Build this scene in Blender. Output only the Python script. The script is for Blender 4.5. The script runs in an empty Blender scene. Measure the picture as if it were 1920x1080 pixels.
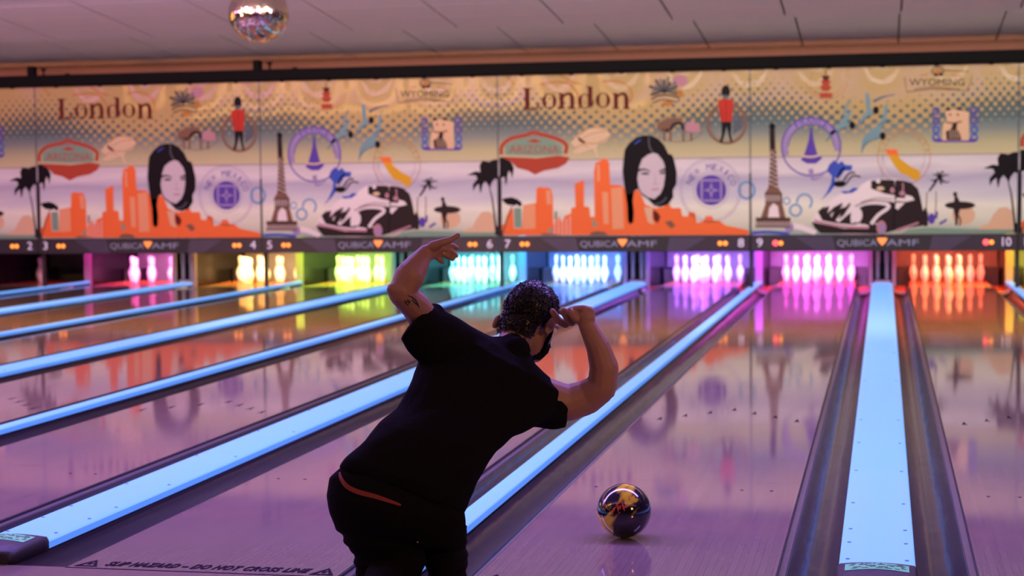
import bpy, bmesh, math, random
from mathutils import Vector, Matrix, noise
from mathutils.bvhtree import BVHTree
random.seed(7)
PI = math.pi
S = bpy.context.scene
C = S.collection

# ------------------------------------------------------------ camera
CAM = Vector((0.0229, -5.9579, 1.4087))
FPX = 3267.7
yaw, pit, rol = 0.21063, 0.05909, -0.01151
Fw = Vector((-math.sin(yaw)*math.cos(pit), math.cos(yaw)*math.cos(pit), -math.sin(pit)))
R0 = Vector((math.cos(yaw), math.sin(yaw), 0)); U0 = R0.cross(Fw)
Rt = math.cos(rol)*R0 + math.sin(rol)*U0
Up = -math.sin(rol)*R0 + math.cos(rol)*U0
cd = bpy.data.cameras.new('camera'); co = bpy.data.objects.new('camera', cd); C.objects.link(co)
co.matrix_world = Matrix(((Rt.x, Up.x, -Fw.x, CAM.x), (Rt.y, Up.y, -Fw.y, CAM.y), (Rt.z, Up.z, -Fw.z, CAM.z), (0, 0, 0, 1)))
cd.sensor_width = 36; cd.lens = FPX*36/1920; cd.clip_end = 100
cd.dof.use_dof = True; cd.dof.focus_distance = 6.0; cd.dof.aperture_fstop = 3.5
S.camera = co

def at(px, py, ax, v):      # the point of the plane (axis ax = v) seen at a photograph pixel
    d = Fw + Rt*((px-960)/FPX) - Up*((py-540)/FPX)
    return CAM + d*((v-CAM[ax])/d[ax])

# ------------------------------------------------------------ world, lights, exposure
w = bpy.data.worlds.new('world'); S.world = w; w.use_nodes = True
bg = w.node_tree.nodes['Background']; bg.inputs[0].default_value = (.30, .20, .42, 1); bg.inputs[1].default_value = .12
S.view_settings.view_transform = 'Standard'; S.view_settings.look = 'None'
S.view_settings.gamma = 1; S.view_settings.use_curve_mapping = False; S.view_settings.exposure = 0.0

def area(name, loc, target, sx, sy, col, watts):
    l = bpy.data.lights.new(name, 'AREA'); l.shape = 'RECTANGLE'; l.size = sx; l.size_y = sy
    l.color = col; l.energy = watts
    o = bpy.data.objects.new(name, l); C.objects.link(o); o.location = loc
    d = Vector(target)-Vector(loc); o.rotation_euler = d.to_track_quat('-Z', 'Y').to_euler()
    return o
# warm wash lamps hidden in the ceiling step, aimed at the picture wall
for i, xx in enumerate((-17, -13.4, -9.6, -6.0, -2.4, 1.2, 4.8)):
    area('masking_wash_lamp', (xx, 13.42, 3.34), (xx, 16.7, 1.55), 2.4, .12, (1.0, .93, .74), (7, 8, 12, 24, 29, 31, 31)[i])
# warm strip behind the top of the picture wall
for xx in (-13, -7, -1, 5):
    area('ceiling_edge_strip', (xx, 16.9, 2.98), (xx, 17.3, 3.02), 5.8, .06, (1.0, .30, .08), 5)
# cove lamps in the ceiling steps, washing each bay
for yy, pw in ((-2.7, 60), (1.3, 60), (5.3, 95), (9.3, 60), (13.3, 7)):
    for xx, cc, q in ((-14.5, (.85, .22, .95), .9), (-8.5, (1.0, .50, .80), 1.1), (-2.5, (1.0, .80, .90), 1.0), (3.5, (1.0, .82, .90), 1.0)):
        if yy < 2: cc = (1.0, .52, .14) if xx < -3 else (.8, .4, 1.0); q = 2.6 if xx < -3 else .35  # near coves recoloured, left ones boosted, to put gold into the mirror ball
        area('ceiling_cove_lamp', (xx, yy+.08, 3.225), (xx, yy+2.1, 3.62), 5.8, .05, cc, pw*q)
# violet lamps over the lanes and the approach
area('violet_lane_lamp', (-3.5, 1.9, 3.12), (-3.5, 2.1, 0), 11, .5, (.36, .22, 1.0), 680)
area('violet_lane_lamp', (-11, 2.9, 3.12), (-11, 3.2, 0), 7, .5, (.55, .18, .95), 380)
area('magenta_lane_lamp', (-4.5, 5.5, 3.12), (-4.5, 5.7, 0), 14, .4, (.85, .25, .55), 80)
area('added_amber_lamp', (-5.5, 9.42, 3.2), (-5.5, 11.4, 0), 18, .12, (1.0, .46, .09), 480).data.spread = math.radians(80)  # added lamp that warms the far lanes towards orange-brown
area('added_warm_panel', (-20.8, 12.0, 2.2), (-5, 8, 2.4), 6.5, 1.8, (1.0, .55, .18), 90)  # added glowing panel out of view, gives the mirror ball something golden to reflect
def spot(name, loc, target, deg, col, watts):
    l = bpy.data.lights.new(name, 'SPOT'); l.spot_size = math.radians(deg); l.spot_blend = .3; l.color = col; l.energy = watts; l.shadow_soft_size = .05
    o = bpy.data.objects.new(name, l); C.objects.link(o); o.location = loc; o.rotation_euler = (Vector(target)-Vector(loc)).to_track_quat('-Z', 'Y').to_euler()
spot('ball_pin_spot', (-11.0, 2.5, 3.05), (-5.1, 8, 2.87), 6, (1.0, .60, .22), 900)
spot('ball_pin_spot', (-9.5, -1.5, 2.9), (-5.1, 8, 2.87), 4, (1.0, .62, .30), 700)
spot('ball_pin_spot', (1.5, 4.5, 3.1), (-5.1, 8, 2.87), 6, (.45, .25, 1.0), 500)
area('bar_side_lamp', (4.2, -4.6, 2.2), (-1.2, -.3, .8), .8, .8, (1.0, .50, .17), 95)

# ------------------------------------------------------------ materials
def mat(name, col, rough=.5, metal=0, emis=None, es=0, spec=.5, var=0, vs=8, coat=0, bump=0, bs=40, stretch=(1, 1, 1)):
    m = bpy.data.materials.new(name); m.use_nodes = True
    nt = m.node_tree; b = nt.nodes['Principled BSDF']
    b.inputs['Base Color'].default_value = (*col, 1); b.inputs['Roughness'].default_value = rough
    b.inputs['Metallic'].default_value = metal; b.inputs['Specular IOR Level'].default_value = spec
    b.inputs['Coat Weight'].default_value = coat
    if emis: b.inputs['Emission Color'].default_value = (*emis, 1); b.inputs['Emission Strength'].default_value = es
    tc = nt.nodes.new('ShaderNodeTexCoord'); mp = nt.nodes.new('ShaderNodeMapping'); mp.inputs['Scale'].default_value = stretch
    nt.links.new(tc.outputs['Object'], mp.inputs[0])
    if var:
        n = nt.nodes.new('ShaderNodeTexNoise'); n.inputs['Scale'].default_value = vs; n.inputs['Detail'].default_value = 4
        nt.links.new(mp.outputs[0], n.inputs['Vector'])
        h = nt.nodes.new('ShaderNodeMix'); h.data_type = 'RGBA'
        h.inputs[6].default_value = (*[c*(1-var) for c in col], 1); h.inputs[7].default_value = (*[min(1, c*(1+var)) for c in col], 1)
        nt.links.new(n.outputs['Fac'], h.inputs[0]); nt.links.new(h.outputs[2], b.inputs['Base Color'])
    if bump:
        n2 = nt.nodes.new('ShaderNodeTexNoise'); n2.inputs['Scale'].default_value = bs; n2.inputs['Detail'].default_value = 3
        nt.links.new(mp.outputs[0], n2.inputs['Vector'])
        bp = nt.nodes.new('ShaderNodeBump'); bp.inputs['Strength'].default_value = bump; bp.inputs['Distance'].default_value = .01
        nt.links.new(n2.outputs['Fac'], bp.inputs['Height']); nt.links.new(bp.outputs[0], b.inputs['Normal'])
    return m

def sc(r, g, b): return tuple(((v/255)/12.92 if v/255 < .04045 else ((v/255+.055)/1.055)**2.4) for v in (r, g, b))

def lane_mat():
    m = mat('oiled_lane_boards', (.5, .35, .25), .07, coat=0)
    nt = m.node_tree; b = nt.nodes['Principled BSDF']; N = nt.nodes.new; L = nt.links.new
    tc = N('ShaderNodeTexCoord'); sp = N('ShaderNodeSeparateXYZ'); L(tc.outputs['Object'], sp.inputs[0])
    dv = N('ShaderNodeMath'); dv.operation = 'DIVIDE'; dv.inputs[1].default_value = .02703; L(sp.outputs[0], dv.inputs[0])
    fl = N('ShaderNodeMath'); fl.operation = 'FLOOR'; L(dv.outputs[0], fl.inputs[0])
    fr = N('ShaderNodeMath'); fr.operation = 'FRACT'; L(dv.outputs[0], fr.inputs[0])
    wn = N('ShaderNodeTexWhiteNoise'); wn.noise_dimensions = '1D'; L(fl.outputs[0], wn.inputs['W'])
    mp = N('ShaderNodeMapping'); mp.inputs['Scale'].default_value = (60, 1.5, 1); L(tc.outputs['Object'], mp.inputs[0])
    gn = N('ShaderNodeTexNoise'); gn.inputs['Scale'].default_value = 2; gn.inputs['Detail'].default_value = 1.5; L(mp.outputs[0], gn.inputs['Vector'])
    ad = N('ShaderNodeMath'); ad.operation = 'MULTIPLY_ADD'; ad.inputs[1].default_value = .45; L(wn.outputs['Value'], ad.inputs[0]); L(gn.outputs['Fac'], ad.inputs[2])
    cr = N('ShaderNodeValToRGB'); cr.color_ramp.elements[0].position = .3; cr.color_ramp.elements[1].position = 1.0
    cr.color_ramp.elements[0].color = (.205, .148, .127, 1); cr.color_ramp.elements[1].color = (.235, .168, .143, 1); L(ad.outputs[0], cr.inputs[0])
    sm = N('ShaderNodeMath'); sm.operation = 'LESS_THAN'; sm.inputs[1].default_value = .045; L(fr.outputs[0], sm.inputs[0])
    mx = N('ShaderNodeMix'); mx.data_type = 'RGBA'; mx.inputs[7].default_value = (.12, .08, .07, 1); L(sm.outputs[0], mx.inputs[0]); L(cr.outputs[0], mx.inputs[6])
    L(mx.outputs[2], b.inputs['Base Color'])
    m2 = N('ShaderNodeMapping'); m2.inputs['Scale'].default_value = (5, .8, 1); L(tc.outputs['Object'], m2.inputs[0])
    n2 = N('ShaderNodeTexNoise'); n2.inputs['Scale'].default_value = 1.5; L(m2.outputs[0], n2.inputs['Vector'])
    rr = N('ShaderNodeMapRange'); rr.inputs['To Min'].default_value = .03; rr.inputs['To Max'].default_value = .09; L(n2.outputs['Fac'], rr.inputs['Value']); L(rr.outputs[0], b.inputs['Roughness'])
    b.inputs['IOR'].default_value = 1.6
    return m

def upper_print_mat():
    """flat print: halftone dots between the sandy top and the teal band (unit coordinates x, z)"""
    m = mat('printed_upper_sheet', (.6, .5, .3), .38, coat=.06, spec=.3)
    nt = m.node_tree; b = nt.nodes['Principled BSDF']; N = nt.nodes.new; L = nt.links.new
    def M(op, a, c=None, d=None):
        n = N('ShaderNodeMath'); n.operation = op
        for i, v in enumerate((a, c, d)):
            if v is None: continue
            if isinstance(v, (int, float)): n.inputs[i].default_value = v
            else: L(v, n.inputs[i])
        return n.outputs[0]
    tc = N('ShaderNodeTexCoord'); sp = N('ShaderNodeSeparateXYZ'); L(tc.outputs['Object'], sp.inputs[0])
    X, Z = sp.outputs[0], sp.outputs[2]; s = .127
    zc = M('MULTIPLY_ADD', M('COSINE', M('MULTIPLY', X, 2*PI/3.3254)), .17, 2.60)
    xs = M('ADD', X, M('MULTIPLY', M('SINE', M('MULTIPLY', X, 2*PI/3.3254)), .12))
    h = M('MULTIPLY', M('COSINE', M('MULTIPLY', xs, 2*PI/s)), M('COSINE', M('MULTIPLY', Z, 2*PI/s)))
    th = M('SUBTRACT', M('MULTIPLY', M('SUBTRACT', zc, Z), 2/.62), 1.0)
    f = M('MULTIPLY_ADD', M('SUBTRACT', th, h), 2.2, .5); f.node.use_clamp = True
    cr = N('ShaderNodeValToRGB'); e = cr.color_ramp; L(M('DIVIDE', M('SUBTRACT', Z, 1.72), 1.13), cr.inputs[0])
    e.elements[0].position = 0; e.elements[0].color = (*sc(188, 182, 140), 1); e.elements[1].position = 1; e.elements[1].color = (*sc(92, 100, 78), 1)
    for p, c in ((.13, (172, 170, 122)), (.30, (112, 126, 116)), (.42, (62, 92, 92)), (.6, (58, 76, 66))):
        q = e.elements.new(p); q.color = (*sc(*c), 1)
    tan = N('ShaderNodeTexNoise'); tan.inputs['Scale'].default_value = 1.2; L(tc.outputs['Object'], tan.inputs['Vector'])
    tm = N('ShaderNodeMix'); tm.data_type = 'RGBA'; tm.inputs[6].default_value = (*sc(170, 148, 76), 1); tm.inputs[7].default_value = (*sc(176, 152, 92), 1); L(tan.outputs['Fac'], tm.inputs[0])
    mx = N('ShaderNodeMix'); mx.data_type = 'RGBA'; L(f, mx.inputs[0]); L(tm.outputs[2], mx.inputs[6]); L(cr.outputs[0], mx.inputs[7])
    L(mx.outputs[2], b.inputs['Base Color'])
    return m

def lower_print_mat():
    m = mat('printed_lower_sheet', (.6, .6, .6), .45, spec=.2)
    nt = m.node_tree; b = nt.nodes['Principled BSDF']; N = nt.nodes.new; L = nt.links.new
    tc = N('ShaderNodeTexCoord'); mp = N('ShaderNodeMapping'); mp.inputs['Scale'].default_value = (.45, 1, 3.5); L(tc.outputs['Object'], mp.inputs[0])
    n = N('ShaderNodeTexNoise'); n.inputs['Scale'].default_value = 1.6; n.inputs['Detail'].default_value = 3; L(mp.outputs[0], n.inputs['Vector'])
    sp = N('ShaderNodeSeparateXYZ'); L(tc.outputs['Object'], sp.inputs[0])
    a = N('ShaderNodeMath'); a.operation = 'MULTIPLY_ADD'; a.inputs[1].default_value = .28; L(n.outputs['Fac'], a.inputs[0]); L(sp.outputs[2], a.inputs[2])
    mr = N('ShaderNodeMapRange'); mr.inputs['From Min'].default_value = .86; mr.inputs['From Max'].default_value = 1.86; L(a.outputs[0], mr.inputs['Value'])
    cr = N('ShaderNodeValToRGB'); e = cr.color_ramp; L(mr.outputs[0], cr.inputs[0])
    e.elements[0].position = 0; e.elements[0].color = (*sc(140, 165, 150), 1); e.elements[1].position = 1; e.elements[1].color = (*sc(190, 186, 188), 1)
    for p, c in ((.12, (196, 202, 176)), (.38, (220, 224, 202)), (.56, (190, 192, 198)), (.74, (170, 168, 184)), (.88, (208, 206, 204))):
        q = e.elements.new(p); q.color = (*sc(*c), 1)
    L(cr.outputs[0], b.inputs['Base Color'])
    return m

M_ = {}
M_['lane'] = lane_mat()
M_['deck'] = mat('fluorescent_deck', (.95, .32, .10), .12, var=.1)
M_['deckwood'] = mat('pale_deck_front', (.62, .50, .26), .12, var=.1)
M_['gutter'] = mat('glossy_gutter_plastic', (.035, .03, .04), .17, bump=.6, bs=2.0, stretch=(4, .9, 4), spec=.16)
M_['ledge'] = mat('grey_ledge', (.11, .09, .095), .3, var=.15)
M_['black'] = mat('matt_black', (.008, .008, .009), .55, var=.2)
M_['cap'] = mat('glow_capping_plastic', (.07, .22, .42), .34, emis=sc(118, 178, 252), es=.95, var=.04, vs=3)
M_['capside'] = mat('glow_capping_lip', (.05, .16, .40), .4, emis=sc(90, 150, 245), es=.8, var=.04)
M_['screw'] = mat('screw_blue', sc(80, 110, 190), .4)
M_['hood'] = mat('black_hood_plastic', (.02, .016, .02), .5, bump=.3, bs=160)
M_['sticker'] = mat('green_sticker', sc(110, 215, 150), .5, emis=sc(90, 215, 140), es=.12)
M_['floor'] = mat('approach_wood', (.22, .16, .14), .14, var=.12, vs=4, stretch=(20, 1, 1))
M_['ink'] = mat('dark_floor_ink', (.015, .008, .015), .7, spec=.05)
M_['tile'] = mat('ceiling_tile_white', (.62, .60, .60), .9, var=.03, vs=30, bump=.2, bs=90)
M_['grid'] = mat('ceiling_backing', (.16, .13, .13), .9)
M_['wall'] = mat('room_wall_paint', (.10, .07, .10), .8, var=.1)
M_['soffit'] = mat('brown_soffit_paint', (.20, .105, .07), .8, var=.05)
M_['dark'] = mat('dark_machine_paint', (.03, .027, .03), .4, var=.2)
M_['kick'] = mat('glossy_kickback', (.02, .018, .018), .2, spec=.3)
M_['edge'] = mat('kickback_front_edge', (.30, .28, .28), .4)
M_['pit'] = mat('pit_cushion', (.22, .21, .22), .5, var=.45, vs=3)
M_['pipe'] = mat('pale_pipe', (.55, .52, .47), .4, var=.08)
M_['pin'] = mat('white_pin_coat', (.85, .84, .82), .18, coat=.4)
M_['stripe'] = mat('pin_neck_stripe', (.35, .06, .10), .3)
M_['up'] = upper_print_mat(); M_['low'] = lower_print_mat()
M_['sign'] = mat('sign_charcoal', (.018, .015, .021), .35, var=.1)
M_['sign2'] = mat('sign_grey_violet', (.05, .045, .075), .3, var=.1)
M_['digit'] = mat('lane_number_lit', (.6, .55, .7), .4, emis=(.72, .62, .80), es=.42)
M_['logo'] = mat('logo_grey_blue', (.22, .23, .34), .4, emis=(.4, .42, .6), es=.10)
M_['heart'] = mat('logo_orange', (.9, .3, .06), .4, emis=(1, .3, .07), es=.6)
M_['lampO'] = mat('orange_indicator', (.9, .3, .05), .4, emis=(1, .27, .03), es=1.6)
M_['lampR'] = mat('red_indicator', (.9, .1, .1), .4, emis=(1, .08, .09), es=1.9)
M_['beam'] = mat('black_beam', (.004, .004, .004), .7, spec=.1)
M_['mirror'] = mat('gold_lit_mirror', (1.0, .80, .52), .10, 1)  # gold tint puts the warm light on the ball into its colour
M_['chrome'] = mat('ball_hanger_metal', (.4, .4, .4), .3, 1)
M_['skin'] = mat('skin', (.33, .165, .085), .55, var=.12, vs=9, bump=.08, bs=120)
M_['shirt'] = mat('black_cotton', (.008, .0075, .0075), 1, bump=.25, bs=60, spec=.04)
M_['jeans'] = mat('black_denim', (.008, .007, .007), 1, bump=.4, bs=90, spec=.06)
M_['hair'] = mat('dark_brown_hair', (.012, .008, .006), .42, var=.5, vs=25)
M_['beard'] = mat('dark_beard', (.010, .006, .005), .9, bump=1, bs=180, spec=.1)
M_['redband'] = mat('rust_waistband', (.28, .04, .02), .8)
M_['yelband'] = mat('mustard_piping', (.45, .33, .05), .8)
M_['shoe'] = mat('shoe_leather', (.03, .03, .035), .4, var=.1)
M_['sole'] = mat('shoe_sole', (.35, .3, .25), .7)
M_['gold'] = mat('ring_gold', (.8, .55, .25), .25, 1)
M_['tattoo'] = mat('tattoo_ink', (.02, .02, .022), .6)
M_['eye'] = mat('eye_white', (.7, .68, .65), .2)

# ------------------------------------------------------------ helpers
def ob(name, me, mats, parent=None, **props):
    if isinstance(me, bmesh.types.BMesh):
        bm = me; me = bpy.data.meshes.new(name); bm.normal_update(); bm.to_mesh(me); bm.free()
    if not isinstance(mats, (list, tuple)): mats = [mats]
    if not me.materials:
        for m in mats: me.materials.append(M_[m] if isinstance(m, str) else m)
    o = bpy.data.objects.new(name, me); C.objects.link(o)
    if parent is not None: o.parent = parent
    for k, v in props.items(): o[k] = v
    return o
def thing(name, label, cat, loc=(0, 0, 0), group=None, rz=0):
    o = bpy.data.objects.new(name, None); C.objects.link(o); o.location = loc; o.rotation_euler = (0, 0, rz)
    o.empty_display_size = .1
    o['label'] = label; o['category'] = cat
    if group: o['group'] = group
    return o
def tag(o, label, cat, group=None):
    o['label'] = label; o['category'] = cat
    if group: o['group'] = group
    return o
def struct(name, me, mats, parent=None):
    o = ob(name, me, mats, parent)
    if parent is None: o['kind'] = 'structure'
    return o
def box(bm, x0, x1, y0, y1, z0, z1, mi=0):
    v = [bm.verts.new(p) for p in ((x0, y0, z0), (x1, y0, z0), (x1, y1, z0), (x0, y1, z0), (x0, y0, z1), (x1, y0, z1), (x1, y1, z1), (x0, y1, z1))]
    for q in ((3, 2, 1, 0), (4, 5, 6, 7), (0, 1, 5, 4), (1, 2, 6, 5), (2, 3, 7, 6), (3, 0, 4, 7)):
        f = bm.faces.new([v[i] for i in q]); f.material_index = mi
    return v
def bx(*a, bev=0, mi=0):
    bm = bmesh.new(); box(bm, *a, mi=mi)
    if bev: bmesh.ops.bevel(bm, geom=bm.edges[:], offset=bev, segments=2, profile=.5, affect='EDGES')
    return bm
def loft(bm, rings, closed=True, caps=True, mi=0, smooth=True):
    vr = [[bm.verts.new(p) for p in r] for r in rings]
    n = len(vr[0])
    for a, b in zip(vr, vr[1:]):
        for i in range(n if closed else n-1):
            j = (i+1) % n
            f = bm.faces.new((a[i], a[j], b[j], b[i])); f.smooth = smooth; f.material_index = mi
    if caps and closed:
        f = bm.faces.new(vr[0][::-1]); f.material_index = mi
        f = bm.faces.new(vr[-1]); f.material_index = mi
    return vr
def tube(bm, pts, r, n=8, mi=0):
    pts = [Vector(p) for p in pts]; rings = []
    for i, p in enumerate(pts):
        d = (pts[min(i+1, len(pts)-1)]-pts[max(i-1, 0)]).normalized()
        a = d.cross(Vector((0, 0, 1)));
        if a.length < .1: a = d.cross(Vector((1, 0, 0)))
        a.normalize(); b = a.cross(d); rr = r[i] if isinstance(r, (list, tuple)) else r
        rings.append([p + (a*math.cos(2*PI*k/n) + b*math.sin(2*PI*k/n))*rr for k in range(n)])
    loft(bm, rings, mi=mi)
def lathe(bm, prof, n=24, c=(0, 0, 0), mi=None):
    rings = [[Vector((c[0]+r*math.cos(2*PI*k/n), c[1]+r*math.sin(2*PI*k/n), c[2]+z)) for k in range(n)] for r, z in prof]
    vr = [[bm.verts.new(p) for p in r] for r in rings]
    for q, (a, b) in enumerate(zip(vr, vr[1:])):
        for i in range(n):
            j = (i+1) % n; f = bm.faces.new((a[i], a[j], b[j], b[i])); f.smooth = True
            if mi: f.material_index = mi[q]
    bm.faces.new(vr[0][::-1]); bm.faces.new(vr[-1])
def copy_tree(o, parent=None):
    c = o.copy(); C.objects.link(c); c.parent = parent
    for ch in [x for x in bpy.data.objects if x.parent is o and x is not c]: copy_tree(ch, c)
    return c
def text_bm(s, size, ex=.0006, spacing=1.0, shear=0, bold=0):
    cu = bpy.data.curves.new('t', 'FONT'); cu.body = s; cu.size = size; cu.align_x = 'CENTER'; cu.align_y = 'CENTER'
    cu.extrude = ex; cu.space_character = spacing; cu.shear = shear; cu.resolution_u = 3; cu.offset = bold
    o = bpy.data.objects.new('t', cu); C.objects.link(o)
    me = bpy.data.meshes.new_from_object(o)
    bm = bmesh.new(); bm.from_mesh(me); bpy.data.objects.remove(o); bpy.data.curves.remove(cu); bpy.data.meshes.remove(me)
    return bm

# ------------------------------------------------------------ dimensions
LW = 1.0541; G1 = .7121; G2 = .5051; P = 2*LW+G1+G2; MY = 16.69
ZT, ZM, ZB, ZS = 2.868, 1.727, .728, .517
def lane_c(n):
    k = (n-9)//2 if n % 2 else (n-10)//2
    return (-G1/2-LW/2 if n % 2 else G1/2+LW/2) + P*k
COL = {1: (.2, .2, .25), 2: (.02, .02, .02), 3: (1, .03, .58), 4: (1, .42, .03), 5: (.50, 1, .05), 6: (.04, .72, .82),
       7: (.03, .20, 1), 8: (.30, .07, 1), 9: (.90, .05, .95), 10: (1, .09, .03), 11: (.85, .75, .02), 12: (.1, .9, .2)}
CN = {1: 'unlit', 2: 'unlit', 3: 'magenta-lit', 4: 'amber-lit', 5: 'lime-lit', 6: 'cyan-lit', 7: 'blue-lit', 8: 'violet-lit', 9: 'fuchsia-lit', 10: 'red-orange-lit', 11: 'yellow-lit', 12: 'green-lit'}
CN[1] = 'dark'
LANES = range(1, 13)
def CC(n): return CN.get(n, 'outermost')

# ------------------------------------------------------------ room shell
X0, X1, Y0, Y1 = -21.5, 7.0, -11.0, 21.0
struct('floor', bx(X0, X1, Y0, 0, -.12, 0), 'floor')
struct('floor_under_lanes', bx(X0, X1, 0, Y1, -.34, -.22), 'black')
struct('wall_left', bx(X0-.2, X0, Y0, Y1, -.34, 4.2), 'wall')
struct('wall_right', bx(X1, X1+.2, Y0, Y1, -.34, 4.2), 'wall')
struct('trim_1', bx(X0, X1, 17.31, 17.36, 2.86, 3.6), 'soffit')
struct('wall_back', bx(X0-.2, X1+.2, Y1, Y1+.2, -.34, 4.2), 'wall')
struct('wall_front', bx(X0-.2, X1+.2, Y0-.2, Y0, -.34, 4.2), 'wall')
# stepped ceiling: every bay falls gently towards the pins, then steps up
ZE, SL = 3.18, .0945
bm = bmesh.new(); edges_y = [-10.7+4*i for i in range(9)]
prof = []
for e in edges_y:
    prof += [(e-4 if e-4 > Y0 else Y0, ZE+.04+SL*min(4, e-Y0)), (e, ZE+.04)]
vs = [(y, z) for y, z in prof]
for (ya, za), (yb, zb) in zip(vs, vs[1:]):
    q = [bm.verts.new(p) for p in ((X0, ya, za), (X1, ya, za), (X1, yb, zb), (X0, yb, zb))]; bm.faces.new(q)
for x_ in (0,):
    q = [bm.verts.new(p) for p in ((X0, Y0, 4.1), (X1, Y0, 4.1), (X1, 21.3, 4.1), (X0, 21.3, 4.1))]; bm.faces.new(q)
ceil = struct('ceiling', bm, 'grid')
TW = 1.22
tb = bx(-TW/2+.011, TW/2-.011, 0, .66, -.012, .012, bev=.004); tm_ = None
stuff = bmesh.new()
for e in edges_y:
    for r in range(6):
        ya = e-4+r*4/6; ztop = ZE+.014+SL*(e-ya)
        for c in range(-18, 6):
            xc = .2+TW/2+c*TW
            if X0+.7 < xc < X1-.6 and ya > Y0:
                if e in (9.3, 13.3, 17.3) and -12 <= c <= 1 and (ya > 6.5):
                    if tm_ is None: o = ob('ceiling_tile', tb, 'tile', ceil); tm_ = o.data
                    else: o = ob('ceiling_tile', tm_, 'tile', ceil)
                    o.location = (xc, ya, ztop); o.rotation_euler = (-math.atan(SL), 0, 0)
                else:
                    box(stuff, xc-TW/2+.011, xc+TW/2-.011, ya+.005, ya+.66, ztop-.03, ztop-.02)
ob('ceiling_tiles', stuff, 'tile', ceil, kind='stuff')

# ------------------------------------------------------------ lanes
JY = [0, 2.2, 4.15, 6.1, 8.05, 10.0, 12.0, 14.0, 16.0, 17.55]
hw = LW/2
pan = []
for a, b in zip(JY, JY[1:]):
    bm = bx(-hw, hw, a+.0015, b-.0015, -.06, 0)
    pan.append(bm)
def gutter_bm(xa, xb):
    """U channel between lane edge xa and capping xb"""
    bm = bmesh.new(); s = 1 if xb > xa else -1; wdt = abs(xb-xa)
    pr = [(0, -.004), (.006, -.004), (.006, -.012), (.030, -.014), (.032, -.020)]
    n = 14; g0, g1 = .034, wdt-.004
    for i in range(n+1):
        t = i/n; x = g0+(g1-g0)*t; z = -.022-.075*math.sin(PI*t)**.75
        pr.append((x, z))
    pr.append((wdt-.002, -.005)); ys = [i*.5 for i in range(36)]+[17.55]
    rings = [[Vector((xa+s*x, y, z)) for x, z in pr] for y in ys]
    vr = [[bm.verts.new(p) for p in r] for r in rings]
    for a, b in zip(vr, vr[1:]):
        for i in range(len(pr)-1):
            q = (a[i], b[i], b[i+1], a[i+1]) if s > 0 else (a[i], a[i+1], b[i+1], b[i])
            f = bm.faces.new(q); f.smooth = 5 <= i < 5+n; f.material_index = 2 if i < 2 else (1 if i < 4 else 0)
    return bm
CAPW = {1: .135, 2: .045}     # half widths of the two cappings
gw1, gw2 = G1/2-CAPW[1]+.004, G2/2-CAPW[2]+.004
gutL1 = gutter_bm(hw, hw+gw1); gutL2 = gutter_bm(-hw, -hw-gw2)      # odd lane: return cap on its right
gutR1 = gutter_bm(-hw, -hw-gw1); gutR2 = gutter_bm(hw, hw+gw2)
def mesh_of(bm, name, mats):
    me = bpy.data.meshes.new(name); bm.normal_update(); bm.to_mesh(me); bm.free()
    for m in mats: me.materials.append(M_[m])
    return me
gm = [mesh_of(g, 'gutter', ['gutter', 'ledge', 'black']) for g in (gutL1, gutL2, gutR1, gutR2)]
pm = [mesh_of(b, 'lane_panel', ['lane']) for b in pan]
# deck: pale front strip, fluorescent deck, flat gutters, curved adapters
dk1 = mesh_of(bx(-hw, hw, 17.553, 18.0, -.06, 0), 'deck_front', ['deckwood'])
dk2 = mesh_of(bx(-hw, hw, 18.003, 19.25, -.06, 0), 'pin_deck', ['deck'])
fg = mesh_of(bx(0, .20, 17.56, 19.25, -.09, -.075), 'flat_gutter', ['deck'])
ad = bmesh.new()
loft(ad, [[Vector((.105+.098*math.cos(PI+PI*i/10), y, z0+.06*(math.sin(PI+PI*i/10)))) for i in range(11)] for y, z0 in ((17.2, -.012), (17.62, .0))], closed=False, caps=False)
adm = mesh_of(ad, 'gutter_adapter', ['pipe'])
ar = bmesh.new()
v = [ar.verts.new(p) for p in ((-.016, 0, .0006), (0, .04, .0006), (.016, 0, .0006), (0, .15, .0006))]; ar.faces.new((v[0], v[1], v[3])); ar.faces.new((v[1], v[2], v[3]))
arm = mesh_of(ar, 'arrow_mark', ['ink'])
dt = bmesh.new(); bmesh.ops.create_circle(dt, cap_ends=True, radius=.009, segments=10); dtm = mesh_of(dt, 'dot_mark', ['ink'])
for n in LANES:
    cx = lane_c(n)
    t = thing('bowling_lane', f'glossy tan bowling lane running to the {CN[n]} pins under number {n}', 'lane', (cx, 0, 0), 'bowling lanes side by side')
    for i, me in enumerate(pm): ob('lane_panel', me, [], t)
    a, b = (gm[0], gm[1]) if n % 2 else (gm[2], gm[3])
    ob('gutter', a, [], t); ob('gutter', b, [], t)
    ob('deck_front', dk1, [], t); ob('pin_deck', dk2, [], t)
    for s in (-1, 1):
        o = ob('flat_gutter', fg, [], t); o.location = (hw+.003 if s > 0 else -hw-.203, 0, 0)
        o = ob('gutter_adapter', adm, [], t, label='pale grey end of the gutter'); o.location = (hw+.0 if s > 0 else -hw-.21, 0, 0)
    if 6 <= n <= 11:
        for j in range(-3, 4):
            o = ob('arrow_mark', arm, [], t); o.location = (j*.1351, 4.78-.157*abs(j), 0)
        for j in (-3, -2, 2, 3):
            o = ob('dot_mark', dtm, [], t); o.location = (j*.1351, 2.0, .0008)

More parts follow.
